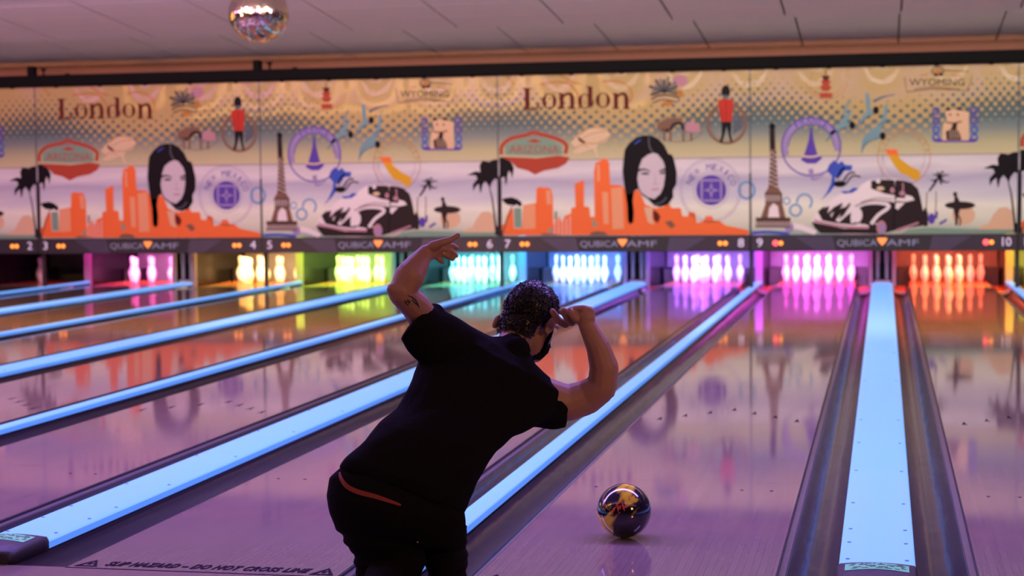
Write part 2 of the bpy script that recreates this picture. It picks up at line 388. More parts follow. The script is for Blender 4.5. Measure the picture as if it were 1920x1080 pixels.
# cappings
def capping(hwid, y0, y1, zt=.045, lip=.032):
    bm = bmesh.new(); pr = []
    n = 8
    for i in range(n+1):
        t = -1+2*i/n; pr.append((t*hwid*.965, zt-.012*hwid/.135*t*t))
    e = zt-.012*hwid/.135
    full = [(-hwid, e-lip), (-hwid, e-.006)] + pr + [(hwid, e-.006), (hwid, e-lip)]
    ys = [y0+(y1-y0)*k/8 for k in range(9)]
    vr = [[bm.verts.new((x, y, z)) for x, z in full] for y in ys]
    for a, b in zip(vr, vr[1:]):
        for i in range(len(full)-1):
            f = bm.faces.new((a[i], a[i+1], b[i+1], b[i])); f.smooth = 1 < i < len(full)-3; f.material_index = 1 if i in (0, len(full)-2) else 0
    bm.faces.new([v for v in vr[0]])
    return bm
wide = mesh_of(capping(.135, .285, 17.95), 'cap_strip', ['cap', 'capside'])
slim = mesh_of(capping(.045, .02, 18.2), 'cap_strip', ['cap', 'capside'])
def riser_bm(hwid, y0, y1): return bx(-hwid+.006, hwid-.006, y0, y1, -.22, .03)
wr = mesh_of(riser_bm(.135, .05, 17.95), 'support_rail', ['black']); sr = mesh_of(riser_bm(.045, .03, 18.2), 'support_rail', ['black'])
scr = bmesh.new(); lathe(scr, [(.008, 0), (.008, .0012), (.005, .002)], 10); scm = mesh_of(scr, 'screw', ['screw'])
def hood_bm():
    bm = bmesh.new(); rings = []
    for y, top, hh in ((.0, .046, .118), (.02, .056, .132), (.1, .062, .137), (.26, .062, .139), (.295, .056, .137)):
        r = [Vector((-hh, y, -.004)), Vector((-hh, y, top-.022))]
        for i in range(7):
            t = -1+2*i/6; r.append(Vector((t*hh*.94, y, top-.008*t*t)))
        r += [Vector((hh, y, top-.022)), Vector((hh, y, -.004))]
        rings.append(r)
    loft(bm, rings)
    return bm
hd = mesh_of(hood_bm(), 'end_hood', ['hood'])
def sticker_bm():
    bm = bmesh.new()
    def zz(x): return .0635-.008*(x/.13)**2
    def strip(xs, ya, yb, mi, dz):
        for a, b in zip(xs, xs[1:]):
            f = bm.faces.new([bm.verts.new(p) for p in ((a, ya(a), zz(a)+dz), (b, ya(b), zz(b)+dz), (b, yb(b), zz(b)+dz), (a, yb(a), zz(a)+dz))]); f.material_index = mi
    xs = [-.11+.0275*i for i in range(9)]
    strip(xs, lambda x: .155-.16*abs(x), lambda x: .255-.16*abs(x), 0, 0)
    random.seed(3)
    for k in range(46):
        x = random.uniform(-.10, .085); y = random.choice((.173, .190, .207, .225, .239)); l = random.uniform(.006, .022)
        strip([x, x+l], lambda q: y-.16*abs(q), lambda q: y+.009-.16*abs(q), 1, .0006)
    return bm
stk = mesh_of(sticker_bm(), 'warning_sticker', ['sticker', 'black'])
for k in range(-5, 2):
    x = k*P
    nl = (9+2*k, 10+2*k)
    t = thing('ball_return_capping', f'wide pale blue glowing ball-return capping between {CC(nl[0])} and {CC(nl[1])} pins', 'capping', (x, 0, 0), 'pale blue strips between lanes')
    ob('cap_strip', wide, [], t); ob('support_rail', wr, [], t)
    h = ob('end_hood', hd, [], t, label='black plastic end hood'); ob('warning_sticker', stk, [], h, label='green warning sticker')
    if k >= -2:
        for yy in (.42, .72, .98, 1.55, 2.4, 3.3, 4.2, 6.2, 8.2):
            for s in (-1, 1): o = ob('screw', scm, [], t); o.location = (s*.105, yy, .038)
    if k > -5:
        t = thing('division_capping', f'narrow pale blue glowing capping between {CC(nl[0]-1)} and {CC(nl[0])} pins', 'capping', (x-P/2, 0, 0), 'pale blue strips between lanes')
        ob('cap_strip', slim, [], t); ob('support_rail', sr, [], t)

# foul line writing on lane 8 and others
for n in (8, 9, 10, 7):
    cx = lane_c(n); t = thing('foul_line_marking', f'dark slip hazard warning at the foul line of the lane to the {CC(n)} pins', 'floor marking', (cx, 0, 0), 'printed foul line warnings')
    ob('foul_line', bx(-hw, hw, -.008, .0, .0003, .0012), 'ink', t)
    b = text_bm('SLIP HAZARD – DO NOT CROSS LINE', .068, shear=.25, spacing=1.12, bold=.0022); bmesh.ops.scale(b, vec=(.76, 1.35, 1), verts=b.verts)
    xs = [v.co.x for v in b.verts]; sfac = .80/(max(xs)-min(xs)); bmesh.ops.scale(b, vec=(sfac, 1, 1), verts=b.verts)
    o = ob('warning_lettering', b, 'ink', t); o.location = (0, .075, .0012)
    for s in (-1, 1):
        b = bmesh.new()
        q = [b.verts.new(p) for p in ((-.048, 0, 0), (.048, 0, 0), (0, .11, 0), (-.026, .014, 0), (.026, .014, 0), (0, .085, 0))]
        for f in ((0, 1, 4, 3), (1, 2, 5, 4), (2, 0, 3, 5)): b.faces.new([q[i] for i in f])
        q2 = [b.verts.new(p) for p in ((-.006, .03, 0), (.006, .03, 0), (.010, .06, 0), (-.010, .06, 0))]; b.faces.new(q2)
        o = ob('warning_triangle', b, 'ink', t); o.location = (s*.462, .022, .0014)

# ------------------------------------------------------------ pin area
PH = [(.0258, 0), (.0286, .006), (.0360, .0191), (.0455, .0571), (.0548, .0857), (.0605, .1143), (.0594, .1333), (.0537, .1619), (.0420, .1905), (.0300, .2190), (.0254, .2381), (.0236, .2460), (.0233, .2540), (.0236, .2600), (.0248, .2762), (.0290, .3048), (.0318, .3300), (.0323, .3429), (.0305, .3560), (.0250, .3700), (.0150, .3785), (.003, .3810)]
bm = bmesh.new(); mi = [0]*(len(PH)-1); mi[10] = 1; mi[12] = 1
lathe(bm, PH, 24, mi=mi); pinm = mesh_of(bm, 'bowling_pin', ['pin', 'stripe'])
POS = {1: (0, 0), 2: (-1, 1), 3: (1, 1), 4: (-2, 2), 5: (0, 2), 6: (2, 2), 7: (-3, 3), 8: (-1, 3), 9: (1, 3), 10: (3, 3)}
PN = {1: 'front', 2: 'second-row left', 3: 'second-row right', 4: 'third-row left', 5: 'third-row middle', 6: 'third-row right', 7: 'back-row far left', 8: 'back-row inner left', 9: 'back-row inner right', 10: 'back-row far right'}
STAND = {2: (1, 4, 10), 3: (2, 4, 5, 6, 8, 7)}
for n in LANES:
    if n in (1, 12): continue
    cx = lane_c(n)
    for k in STAND.get(n, range(1, 11)):
        i, r = POS[k]
        o = ob('bowling_pin', pinm, []); o.location = (cx+i*.1524, 18.288+r*.264, 0.0003)
        tag(o, f'{CN[n]} white bowling pin, {PN[k]} one in its rack', 'bowling pin', 'bowling pins standing on the decks')
    if n in (1, 2, 12):
        pw = 0
    c = COL[n]
    if n not in (1, 2, 12):
        o = area('added_pin_spot', (cx, 17.5, .80), (cx, 18.75, .18), .9, .06, tuple(.30+.70*v for v in c), {3: 13, 4: 14, 5: 15, 6: 13, 7: 17, 8: 17, 9: 20, 10: 4, 11: 6}[n]); o.data.spread = math.radians(46)  # added pale spot, stands in for the fluorescent glow of the pins
        area('pin_deck_lamp', (cx, 17.78, .92), (cx, 18.9, .20), .95, .08, c, {3: 34, 4: 36, 5: 70, 6: 75, 7: 115, 8: 88, 9: 72, 10: 66, 11: 70}[n])
# things behind the masking
pit = mesh_of(bx(-.71, .71, 19.9, 19.98, -.3, .62), 'rear_cushion', ['pit'])
cov = mesh_of(bx(-.71, .71, 17.05, 20.2, 1.02, 1.06), 'unseen_light_lid', ['dark'])  # unseen lid added over the pit to keep the lane light in
sbx = mesh_of(bx(-.11, .11, 19.35, 19.75, -.1, .17, bev=.01), 'side_box', ['dark'])
swp = mesh_of(bx(-.6, .6, 19.55, 19.6, .40, .47), 'sweep_bar', ['dark'])
pfl = mesh_of(bx(-.71, .71, 19.3, 19.9, -.12, -.1), 'pit_carpet', ['dark'])
for n in range(1, 12):
    cx = lane_c(n)
    off = -.018 if n % 2 else .018
    t = thing('pin_pit', f'{CN[n]} pit with dark cushion and boxes behind the pins of lane {n}', 'pinsetter', (cx+off, 0, 0), 'pits behind the pins')
    ob('rear_cushion', pit, [], t); ob('unseen_light_lid', cov, [], t); ob('pit_carpet', pfl, [], t)
    for s in (-1, 1): o = ob('side_box', sbx, [], t); o.location = (s*.59, 0, 0)
kb = mesh_of(bx(-.022, .022, 17.95, 20.0, -.2, 1.0), 'side_wall', ['kick'])
kf = mesh_of(bx(-.028, .028, 17.9, 17.95, -.2, 1.0), 'front_edge', ['edge'])
for k in range(-5, 2):
    x = k*P; nl = (9+2*k, 10+2*k)
    for s in (-1, 1):
        t = thing('kickback_wall', f'glossy kickback wall at the {"left" if s < 0 else "right"} of the pipes between {CC(nl[0])} and {CC(nl[1])} pins', 'partition', (x+s*.155, 0, 0), 'kickback partitions')
        ob('side_wall', kb, [], t); ob('front_edge', kf, [], t)
    t = thing('return_pipes', f'two pale vertical pipes on a block between {CC(nl[0])} and {CC(nl[1])} pins', 'pipes', (x, 0, 0), 'return pipe pairs')
    for s in (-1, 1):
        b = bmesh.new(); lathe(b, [(.026, .046), (.026, .30), (.034, .31), (.034, .9)], 14); o = ob('pipe', b, 'pipe', t); o.location = (s*.062, 18.03, 0)
    ob('pipe_block', bx(-.115, .115, 17.96, 18.10, .0, .075, bev=.02), 'pipe', t)
    ob('dark_opening_sheet', bx(-.13, .13, 18.2, 18.24, -.2, 1.0), 'black', t)  # black sheet painted for the shade inside the opening behind the pipes
    if k > -5:
        t = thing('kickback_wall', f'slim kickback wall at the end of the narrow capping between {CC(nl[0]-1)} and {CC(nl[0])} pins', 'partition', (x-P/2, 0, 0), 'kickback partitions')
        ob('side_wall', bx(-.04, .04, 18.25, 20.0, -.2, 1.0), 'kick', t); ob('front_edge', bx(-.05, .05, 18.2, 18.25, -.2, 1.0), 'edge', t)
        ob('masking_post', bx(-.022, .022, 16.80, 16.86, .02, .9), 'black', t)

# ------------------------------------------------------------ masking wall
INK = {}
def ink(name, r, g, b):
    INK[name] = len(INK); M_['ink_'+name] = mat('print_'+name, sc(r, g, b), .5, spec=.12)
for a in (('maroon', 96, 34, 22), ('gold', 190, 130, 60), ('red', 178, 74, 50), ('cream', 222, 200, 160), ('black', 12, 10, 12), ('face', 210, 202, 205),
          ('orange', 246, 120, 60), ('orange2', 238, 168, 120), ('violet', 92, 70, 170), ('violet2', 160, 145, 190), ('blue', 60, 90, 190), ('sky', 120, 165, 205),
          ('teal', 120, 160, 165), ('teal2', 70, 100, 125), ('yellow', 222, 172, 40), ('brown', 128, 98, 78), ('sepia', 44, 34, 32), ('white', 240, 234, 230),
          ('guard', 196, 55, 40), ('green', 130, 165, 140), ('pink', 190, 140, 150), ('greyblue', 96, 104, 112), ('sand', 225, 190, 150)):
    ink(a[0], *[int(v*.93) for v in a[1:]])
INKN = ['ink_'+k for k in INK]
class Art:
    """flat print pieces; points are read off the photograph of one panel pair and laid on the wall plane"""
    def __init__(s, org, box0): s.org = org; s.b = bmesh.new(); s.layer = 0; s.x0, s.y0 = box0
    def pt(s, X, Y):
        p = at(s.x0+X/6, s.y0+Y/6, 1, MY); return (min(P-.004, max(.004, p.x-s.org)), min(ZT-.002, max(ZB+.001, p.z)))
    def poly(s, pts, col, raw=False, up=None):
        s.layer += 1; d = -.0035-.00022*s.layer if up is None else up
        P2 = pts if raw else [s.pt(*p) for p in pts]
        from mathutils.geometry import tessellate_polygon
        v3 = [Vector((x, 0, z)) for x, z in P2]
        vv = [s.b.verts.new((p.x, d, p.z)) for p in v3]
        for t in tessellate_polygon([[Vector((p.x, p.z, 0)) for p in v3]]):
            try:
                f = s.b.faces.new([vv[i] for i in t]); f.material_index = INK[col]
                f.normal_update()
                if f.normal.y > 0: f.normal_flip()
            except ValueError: pass
    def ring(s, X, Y, rx, ry, wd, col, a0=0, a1=360, n=36):
        s.layer += 1; d = -.0035-.00022*s.layer
        for i in range(n):
            t0 = math.radians(a0+(a1-a0)*i/n); t1 = math.radians(a0+(a1-a0)*(i+1)/n)
            q = [s.pt(X+(rx-k)*math.cos(t), Y-(ry-k)*math.sin(t)) for t, k in ((t0, 0), (t1, 0), (t1, wd), (t0, wd))]
            f = s.b.faces.new([s.b.verts.new((x, d, z)) for x, z in q]); f.material_index = INK[col]
    def ell(s, X, Y, rx, ry, col, n=22): s.poly([(X+rx*math.cos(2*PI*i/n), Y+ry*math.sin(2*PI*i/n)) for i in range(n)], col)
    def line(s, pts, wd, col, sm=True):
        if sm and len(pts) > 2:
            out = []
            for i in range(len(pts)-1):
                p0 = pts[max(i-1, 0)]; p1 = pts[i]; p2 = pts[i+1]; p3 = pts[min(i+2, len(pts)-1)]
                for k in range(5):
                    t = k/5
                    out.append(tuple(.5*(2*b+(c-a)*t+(2*a-5*b+4*c-d)*t*t+(-a+3*b-3*c+d)*t**3) for a, b, c, d in zip(p0, p1, p2, p3)))
            out.append(pts[-1]); pts = out
        s.layer += 1; dd = -.0035-.00022*s.layer; n = len(pts)
        rows = []
        for i, p in enumerate(pts):
            a = pts[max(i-1, 0)]; b = pts[min(i+1, n-1)]; dx, dy = b[0]-a[0], b[1]-a[1]; l = math.hypot(dx, dy) or 1
            ww = (wd[0]+(wd[1]-wd[0])*i/(n-1)) if isinstance(wd, tuple) else wd
            nx, ny = -dy/l*ww/2, dx/l*ww/2
            rows.append([s.pt(p[0]+nx, p[1]+ny), s.pt(p[0]-nx, p[1]-ny)])
        for r0, r1 in zip(rows, rows[1:]):
            f = s.b.faces.new([s.b.verts.new((x, dd, z)) for x, z in (r0[0], r0[1], r1[1], r1[0])]); f.material_index = INK[col]
            f.normal_update()
            if f.normal.y > 0: f.normal_flip()
    def text(s, st, X, Y, h, wid, col, rot=0, arc=None):
        """letters centred at X, Y (zoom units); with arc=(cx, cy, r, a0, a1) they follow a circle"""
        s.layer += 1; d = -.0035-.00022*s.layer
        items = [(st, X, Y, rot, wid)] if arc is None else [(c, arc[0]+arc[2]*math.cos(math.radians(a)), arc[1]-arc[2]*math.sin(math.radians(a)), math.radians(a-90), None)
                 for i, c in enumerate(st) for a in [arc[3]+(arc[4]-arc[3])*i/(len(st)-1)] if c != ' ']
        for c, x, y, ro, w_ in items:
            b = text_bm(c, 1, 0)
            if not b.verts: b.free(); continue
            xs = [v.co.x for v in b.verts]; ys = [v.co.y for v in b.verts]; cx, cy = (max(xs)+min(xs))/2, (max(ys)+min(ys))/2
            fx = (w_ or h*.8)/(max(xs)-min(xs)) if (w_ or c not in 'I') else h*.25/(max(xs)-min(xs)); fy = h/(max(ys)-min(ys))
            vm = {}
            for v in b.verts:
                ax, ay = (v.co.x-cx)*fx, (v.co.y-cy)*fy
                rx, ry = ax*math.cos(ro)-ay*math.sin(ro), ax*math.sin(ro)+ay*math.cos(ro)
                q = s.pt(x+rx, y-ry); vm[v.index] = s.b.verts.new((q[0], d, q[1]))
            for f in b.faces:
                try:
                    g = s.b.faces.new([vm[v.index] for v in f.verts]); g.material_index = INK[col]
                    g.normal_update()
                    if g.normal.y > 0: g.normal_flip()
                except ValueError: pass
            b.free()
def add_print(unit, name, art, label=None):
    me = bpy.data.meshes.new(name); art.b.to_mesh(me); art.b.free()
    for k in INKN: me.materials.append(M_[k])
    o = ob(name, me, [], unit)
    if label: o['label'] = label
    return o

def unit_base(n1, kind):
    k = (n1-9)//2; x0 = k*P-P/2
    t = thing('masking_unit', '', 'wall panel', (x0, MY, 0), 'printed masking units above the lanes')
    t['label'] = (f'printed panel with London lettering, orange skyline and long-haired woman above the {CC(n1)} and {CC(n1+1)} pins' if kind == 'A' else
                  f'printed panel with black vintage car, lattice tower and surfer above the {CC(n1)} and {CC(n1+1)} pins')
    bm = bmesh.new(); nx = 24
    # upper sheet: slightly buckled along its top edge between the clips
    def yy(u, v): return -.0015-.007*math.sin(u*PI*4)**2*v**6
    g = [[bm.verts.new((P*(.002+.996*i/nx), yy(i/nx, j/10), ZM+.004+(ZT-ZM-.004)*j/10)) for i in range(nx+1)] for j in range(11)]
    for j in range(10):
        for i in range(nx):
            f = bm.faces.new((g[j][i], g[j][i+1], g[j+1][i+1], g[j+1][i])); f.smooth = True
    ob('upper_sheet', bm, 'up', t)
    ob('backing_board', bx(.004, P-.004, .012, .03, ZB, ZT), 'dark', t)
    for a, b in ((.003, P/2-.002), (P/2+.002, P-.003)): ob('lower_sheet', bx(a, b, -.002, .01, ZB, ZM-.003), 'low', t)
    ob('seam_strip', bx(-.011, .011, -.012, .012, ZB, ZM-.2), 'black', t)
    ob('seam_strip', bx(-.005, .005, -.010, .012, ZM-.2, ZT), 'ink_greyblue', t)
    for q in range(5): o = ob('clip', bx(-.03, .03, -.02, 0, ZT-.03, ZT+.03, bev=.006), 'beam', t); o.location = (P*(q+.5)/5, 0, 0)
    return t

def palm(A, X, Y, s, fr, base):
    for a, l, wd in fr:
        a = math.radians(a); ex, ey = X+l*math.cos(a)*s, Y-l*math.sin(a)*s+abs(math.cos(a))*l*.55*s
        A.line([(X, Y), (X+.55*l*math.cos(a)*s, Y-.75*l*math.sin(a)*s), (ex, ey)], (wd*s, 2), 'black')

def art_A(t):
    org = t.location.x
    # palms on the left seam (crop origin 920,290)
    A = Art(org, (920, 290))
    A.poly([(100, 30), (170, 35), (235, 90), (262, 150), (255, 200), (240, 275), (228, 210), (205, 180), (190, 240), (185, 300), (170, 350), (160, 280), (155, 250), (120, 262), (100, 270)], 'black')
    A.line([(108, 240), (108, 600), (104, 900)], (22, 40), 'black'); A.poly([(100, 800), (130, 860), (150, 915), (100, 915)], 'black')
    A.poly([(125, 500), (170, 488), (235, 478), (300, 500), (345, 535), (355, 570), (320, 585), (300, 560), (265, 575), (235, 565), (200, 568), (160, 545)], 'black')
    A.line([(245, 570), (205, 680), (165, 790), (130, 900)], (12, 20), 'brown'); add_print(t, 'palm_print', A)
    # orange skyline
    A = Art(org, (920, 290))
    sky = [(110, 905), (118, 800), (160, 770), (180, 690), (225, 600), (255, 620), (262, 830), (355, 830), (365, 570), (510, 545), (515, 380), (560, 360), (600, 372), (640, 368), (680, 385), (700, 470), (705, 790), (740, 720), (770, 690), (800, 760), (835, 690), (905, 660), (905, 600), (955, 590), (945, 330), (1050, 280), (1052, 580), (1112, 590), (1120, 700), (1170, 700), (1162, 200), (1180, 90), (1240, 70), (1260, 40), (1310, 50), (1335, 100), (1345, 335), (1480, 345), (1540, 450), (1610, 430)]
    sky += [(1440+a, b) for a, b in ((185, 405), (215, 390), (250, 440), (300, 560), (420, 600), (500, 590), (540, 560), (580, 560), (590, 600), (700, 600), (715, 690), (780, 695), (790, 645), (860, 650), (880, 770), (950, 750), (985, 690), (1050, 690), (1075, 745), (1130, 740), (1200, 795), (1300, 815), (1462, 850), (1462, 905))]
    A.poly(sky, 'orange')
    for q in ([(370, 575), (500, 555), (505, 830), (365, 840)], [(1355, 380), (1480, 360), (1500, 830), (1370, 840)], [(625, 400), (670, 400), (690, 560), (630, 560)], [(1255, 420), (1320, 420), (1330, 780), (1270, 780)], [(1195, 110), (1225, 110), (1230, 300), (1200, 300)]): A.poly(q, 'orange2')
    for q in ([(262, 600), (345, 600), (350, 820), (270, 820)], [(720, 640), (750, 640), (750, 720), (715, 740)], [(650, 830), (700, 820), (690, 880), (655, 880)], [(1140, 720), (1200, 780), (1190, 820), (1150, 800)]): A.poly(q, 'green')
    for q in range(9): A.line([(720+q*22, 720-15*(q % 3)), (720+q*22, 905)], 7, 'orange2' if q % 2 else 'white', False)
    A.poly([(1110, 905), (1140, 870), (1200, 860), (1280, 868), (1320, 905)], 'brown'); A.poly([(560, 905), (590, 885), (700, 890), (800, 905)], 'brown')
    add_print(t, 'skyline_print', A, 'orange city skyline print')
    # London lettering, serif, built from stems and bowls (crop origin 920,130)
    A = Art(org, (920, 130)); c = 'maroon'
    A.line([(190, 80), (260, 155), (400, 190), (560, 170), (720, 145), (860, 155), (940, 220), (985, 300), (990, 420)], 17, 'gold')
    A.line([(760, 50), (840, 100), (930, 150), (1080, 165), (1220, 145), (1400, 130), (1500, 160), (1570, 220), (1590, 300), (1560, 370)], 17, 'gold')
    def stem(x, y0, y1, wd=50): A.poly([(x-wd/2, y0), (x+wd/2, y0), (x+wd/2, y1), (x-wd/2, y1)], c)
    def serif(x, y, wd=80): A.poly([(x-wd/2, y-7), (x+wd/2, y-7), (x+wd/2, y+7), (x-wd/2, y+7)], c)
    def bowl(x, y, rx, ry, a=26):
        n = 26; A.layer += 1; dd = -.0035-.00022*A.layer
        for i in range(n):
            q = []
            for tt, k in ((i, 0), (i+1, 0), (i+1, 1), (i, 1)):
                th = 2*PI*tt/n; th_ = a+16*abs(math.cos(th))-20 if k else 0
                q.append(A.pt(x+(rx-(8+34*abs(math.cos(th)) if k else 0))*math.cos(th), y+(ry-(10 if k else 0))*math.sin(th)))
            f = A.b.faces.new([A.b.verts.new((u, dd, z)) for u, z in q]); f.material_index = INK[c]; f.normal_update()
            if f.normal.y > 0: f.normal_flip()
    stem(412, 215, 445, 54); serif(410, 215, 95); serif(440, 450, 150); A.poly([(470, 445), (500, 440), (560, 360), (545, 420), (520, 457), (470, 457)], c)
    bowl(660, 360, 82, 88)
    def en(x):
        stem(x, 275, 440, 46); serif(x, 440, 82); serif(x-14, 275, 46); stem(x+118, 320, 440, 46); serif(x+118, 440, 82)
        A.line([(x+10, 320), (x+50, 280), (x+100, 282), (x+122, 340)], (16, 46), c)
    en(800); bowl(1060, 360, 76, 84); stem(1120, 195, 400, 48); serif(1104, 198, 62); A.line([(1120, 380), (1140, 410), (1160, 350)], (30, 8), c)
    bowl(1265, 348, 82, 84); en(1410)
    add_print(t, 'london_lettering', A, 'maroon London lettering with gold swashes')
    # Arizona badge
    A = Art(org, (920, 130))
    A.line([(120, 960), (130, 860), (230, 780), (400, 740), (480, 710), (560, 730), (740, 780), (850, 850), (840, 950)], 42, 'red')
    A.poly([(170, 850), (330, 790), (490, 770), (660, 790), (800, 860), (810, 960), (500, 975), (160, 960)], 'green'); A.text('ARIZONA', 490, 900, 90, 560, 'red')
    A.poly([(400, 810), (490, 780), (580, 810), (490, 830)], 'red')
    A.poly([(120, 985), (300, 990), (520, 1000), (760, 970), (890, 990), (850, 1060), (760, 1110), (600, 1140), (500, 1185), (420, 1140), (300, 1110), (230, 1040)], 'red')
    add_print(t, 'arizona_badge_print', A, 'red Arizona badge print')
    A = Art(org, (920, 130))
    A.poly([(900, 830), (980, 740), (1080, 670), (1200, 645), (1300, 665), (1360, 740), (1300, 810), (1210, 840), (1190, 900), (1215, 985), (1195, 985), (1150, 890), (1000, 945), (920, 940), (960, 880)], 'cream')
    A.poly([(975, 750), (1030, 790), (1080, 830), (1040, 835), (990, 800)], 'maroon')
    A.line([(1000, 740), (1120, 660), (1280, 680), (1350, 745), (1200, 830), (1080, 830)], 9, 'gold'); A.line([(1030, 780), (1150, 720), (1290, 700)], 7, 'gold'); A.line([(940, 900), (1020, 850), (1100, 870)], 8, 'gold')
    add_print(t, 'shell_print', A)
    # sunburst stamp, animals stamp, guard (crop origin 1160,130)
    A = Art(org, (1160, 130)); A.ell(690, 130, 85, 70, 'pink')
    for a in range(-10, 200, 17):
        r1 = 150+25*math.sin(a*1.7); ca, sa = math.cos(math.radians(a)), math.sin(math.radians(a))
        A.line([(515+25*ca, 250-20*sa), (515+r1*ca*1.05, 250-r1*sa)], (10, 30), 'greyblue' if a % 2 else 'sepia', False)
    A.ell(515, 250, 26, 22, 'sepia'); A.line([(370, 340), (440, 300), (560, 290), (690, 320)], 18, 'sepia'); A.line([(380, 380), (500, 340), (660, 370)], 12, 'sepia')
    A.ell(550, 385, 60, 30, 'gold'); A.ell(690, 270, 30, 50, 'gold'); add_print(t, 'sunburst_stamp_print', A)
    A = Art(org, (1160, 130)); A.ring(670, 670, 275, 150, 8, 'brown')
    A.poly([(440, 680), (430, 620), (500, 570), (640, 540), (730, 560), (690, 620), (640, 620), (600, 690), (480, 700)], 'brown')
    A.line([(490, 690), (580, 680), (620, 620), (700, 610), (740, 680), (830, 670)], 34, 'sepia')
    for x in (510, 580, 725, 815): A.line([(x, 680), (x+4, 810)], 26, 'brown', False)
    A.poly([(740, 690), (760, 600), (840, 580), (910, 640), (920, 700), (830, 710)], 'pink'); add_print(t, 'animal_stamp_print', A)
    A = Art(org, (1160, 130)); A.ring(1215, 610, 230, 235, 30, 'brown', 100, 440); A.ring(1215, 610, 185, 190, 6, 'brown')
    for a in range(0, 70, 8): A.line([(1300+a*1.6, 480+a*1.5), (1290+a*1.4, 740-a*1.2)], 9, 'greyblue', False)
    A.ell(1205, 250, 50, 72, 'black'); A.poly([(1172, 290), (1240, 290), (1236, 330), (1180, 330)], 'greyblue')
    A.poly([(1118, 345), (1180, 335), (1240, 335), (1292, 345), (1285, 470), (1270, 590), (1150, 590), (1130, 470)], 'guard')
    A.line([(1208, 340), (1208, 590)], 6, 'maroon', False); A.line([(1150, 430), (1160, 580)], 5, 'maroon', False)
    A.poly([(1158, 592), (1268, 592), (1262, 720), (1280, 825), (1255, 810), (1215, 640), (1190, 740), (1165, 825), (1135, 822), (1160, 730)], 'black')
    add_print(t, 'guard_print', A, 'red-coated guard print')
    # woman (crop 1160,290)
    A = Art(org, (1160, 290))
    A.poly([(60, 0), (70, -60), (120, -130), (200, -195), (290, -220), (370, -215), (450, -175), (510, -110), (560, -10), (600, 0), (625, 60), (655, 200), (650, 330), (612, 400), (615, 480), (560, 560), (470, 590), (400, 575), (330, 500), (260, 450), (220, 380), (175, 410), (158, 520), (172, 640), (165, 760), (125, 785), (102, 740), (95, 560), (60, 330), (45, 180)], 'black')
    A.poly([(235, 130), (265, 50), (330, 0), (390, -22), (440, -5), (500, 70), (525, 150), (520, 260), (505, 360), (470, 440), (400, 500), (330, 480), (260, 430), (225, 360), (210, 270)], 'face')
    A.line([(225, 178), (290, 165), (355, 190)], (26, 10), 'black'); A.poly([(240, 215), (290, 198), (350, 210), (330, 226), (280, 224)], 'black'); A.line([(455, 188), (530, 160)], (12, 28), 'black'); A.poly([(455, 212), (490, 196), (530, 190), (520, 214), (480, 220)], 'black'); A.line([(405, 220), (415, 290), (400, 325)], (4, 8), 'violet2')
    A.line([(385, 330), (430, 335), (445, 320)], 7, 'pink'); A.line([(370, 392), (420, 382), (460, 390)], 12, 'pink'); A.line([(375, 400), (450, 398)], 4, 'brown')
    A.line([(340, -210), (345, -100), (380, -30)], (10, 16), 'greyblue'); A.line([(180, -120), (250, -170)], 14, 'blue'); A.line([(400, 560), (480, 540), (540, 480)], 12, 'greyblue')
    A.poly([(285, 590), (390, 590), (375, 690), (400, 790), (330, 760)], 'sand'); A.poly([(385, 620), (440, 650), (470, 700), (440, 770), (395, 730)], 'maroon'); A.poly([(520, 760), (590, 740), (640, 800), (590, 830)], 'brown')
    add_print(t, 'woman_print', A, 'print of a woman with long black hair')
    # round New Mexico stamp
    A = Art(org, (1160, 290))
    A.ring(1035, 400, 345, 360, 7, 'violet2'); A.ring(1035, 400, 320, 335, 4, 'violet2'); A.ring(1040, 400, 200, 205, 6, 'violet2')
    A.ell(1042, 400, 170, 172, 'violet')
    A.poly([(920, 275), (1165, 275), (1165, 530), (920, 530)], 'violet2')
    A.poly([(948, 300), (1140, 300), (1140, 505), (948, 505)], 'violet')
    A.poly([(1042, 300), (1062, 380), (1140, 400), (1062, 420), (1042, 505), (1022, 420), (948, 400), (1022, 380)], 'violet2'); A.ell(1042, 400, 16, 20, 'violet')
    A.text('NEW MEXICO', 0, 0, 70, None, 'violet', arc=(1040, 400, 262, 158, 18)); add_print(t, 'round_stamp_print', A, 'violet New Mexico stamp print')
    A = Art(org, (1160, 290)); A.ring(1440, 400, 100, 108, 30, 'sky'); add_print(t, 'ring_print', A)

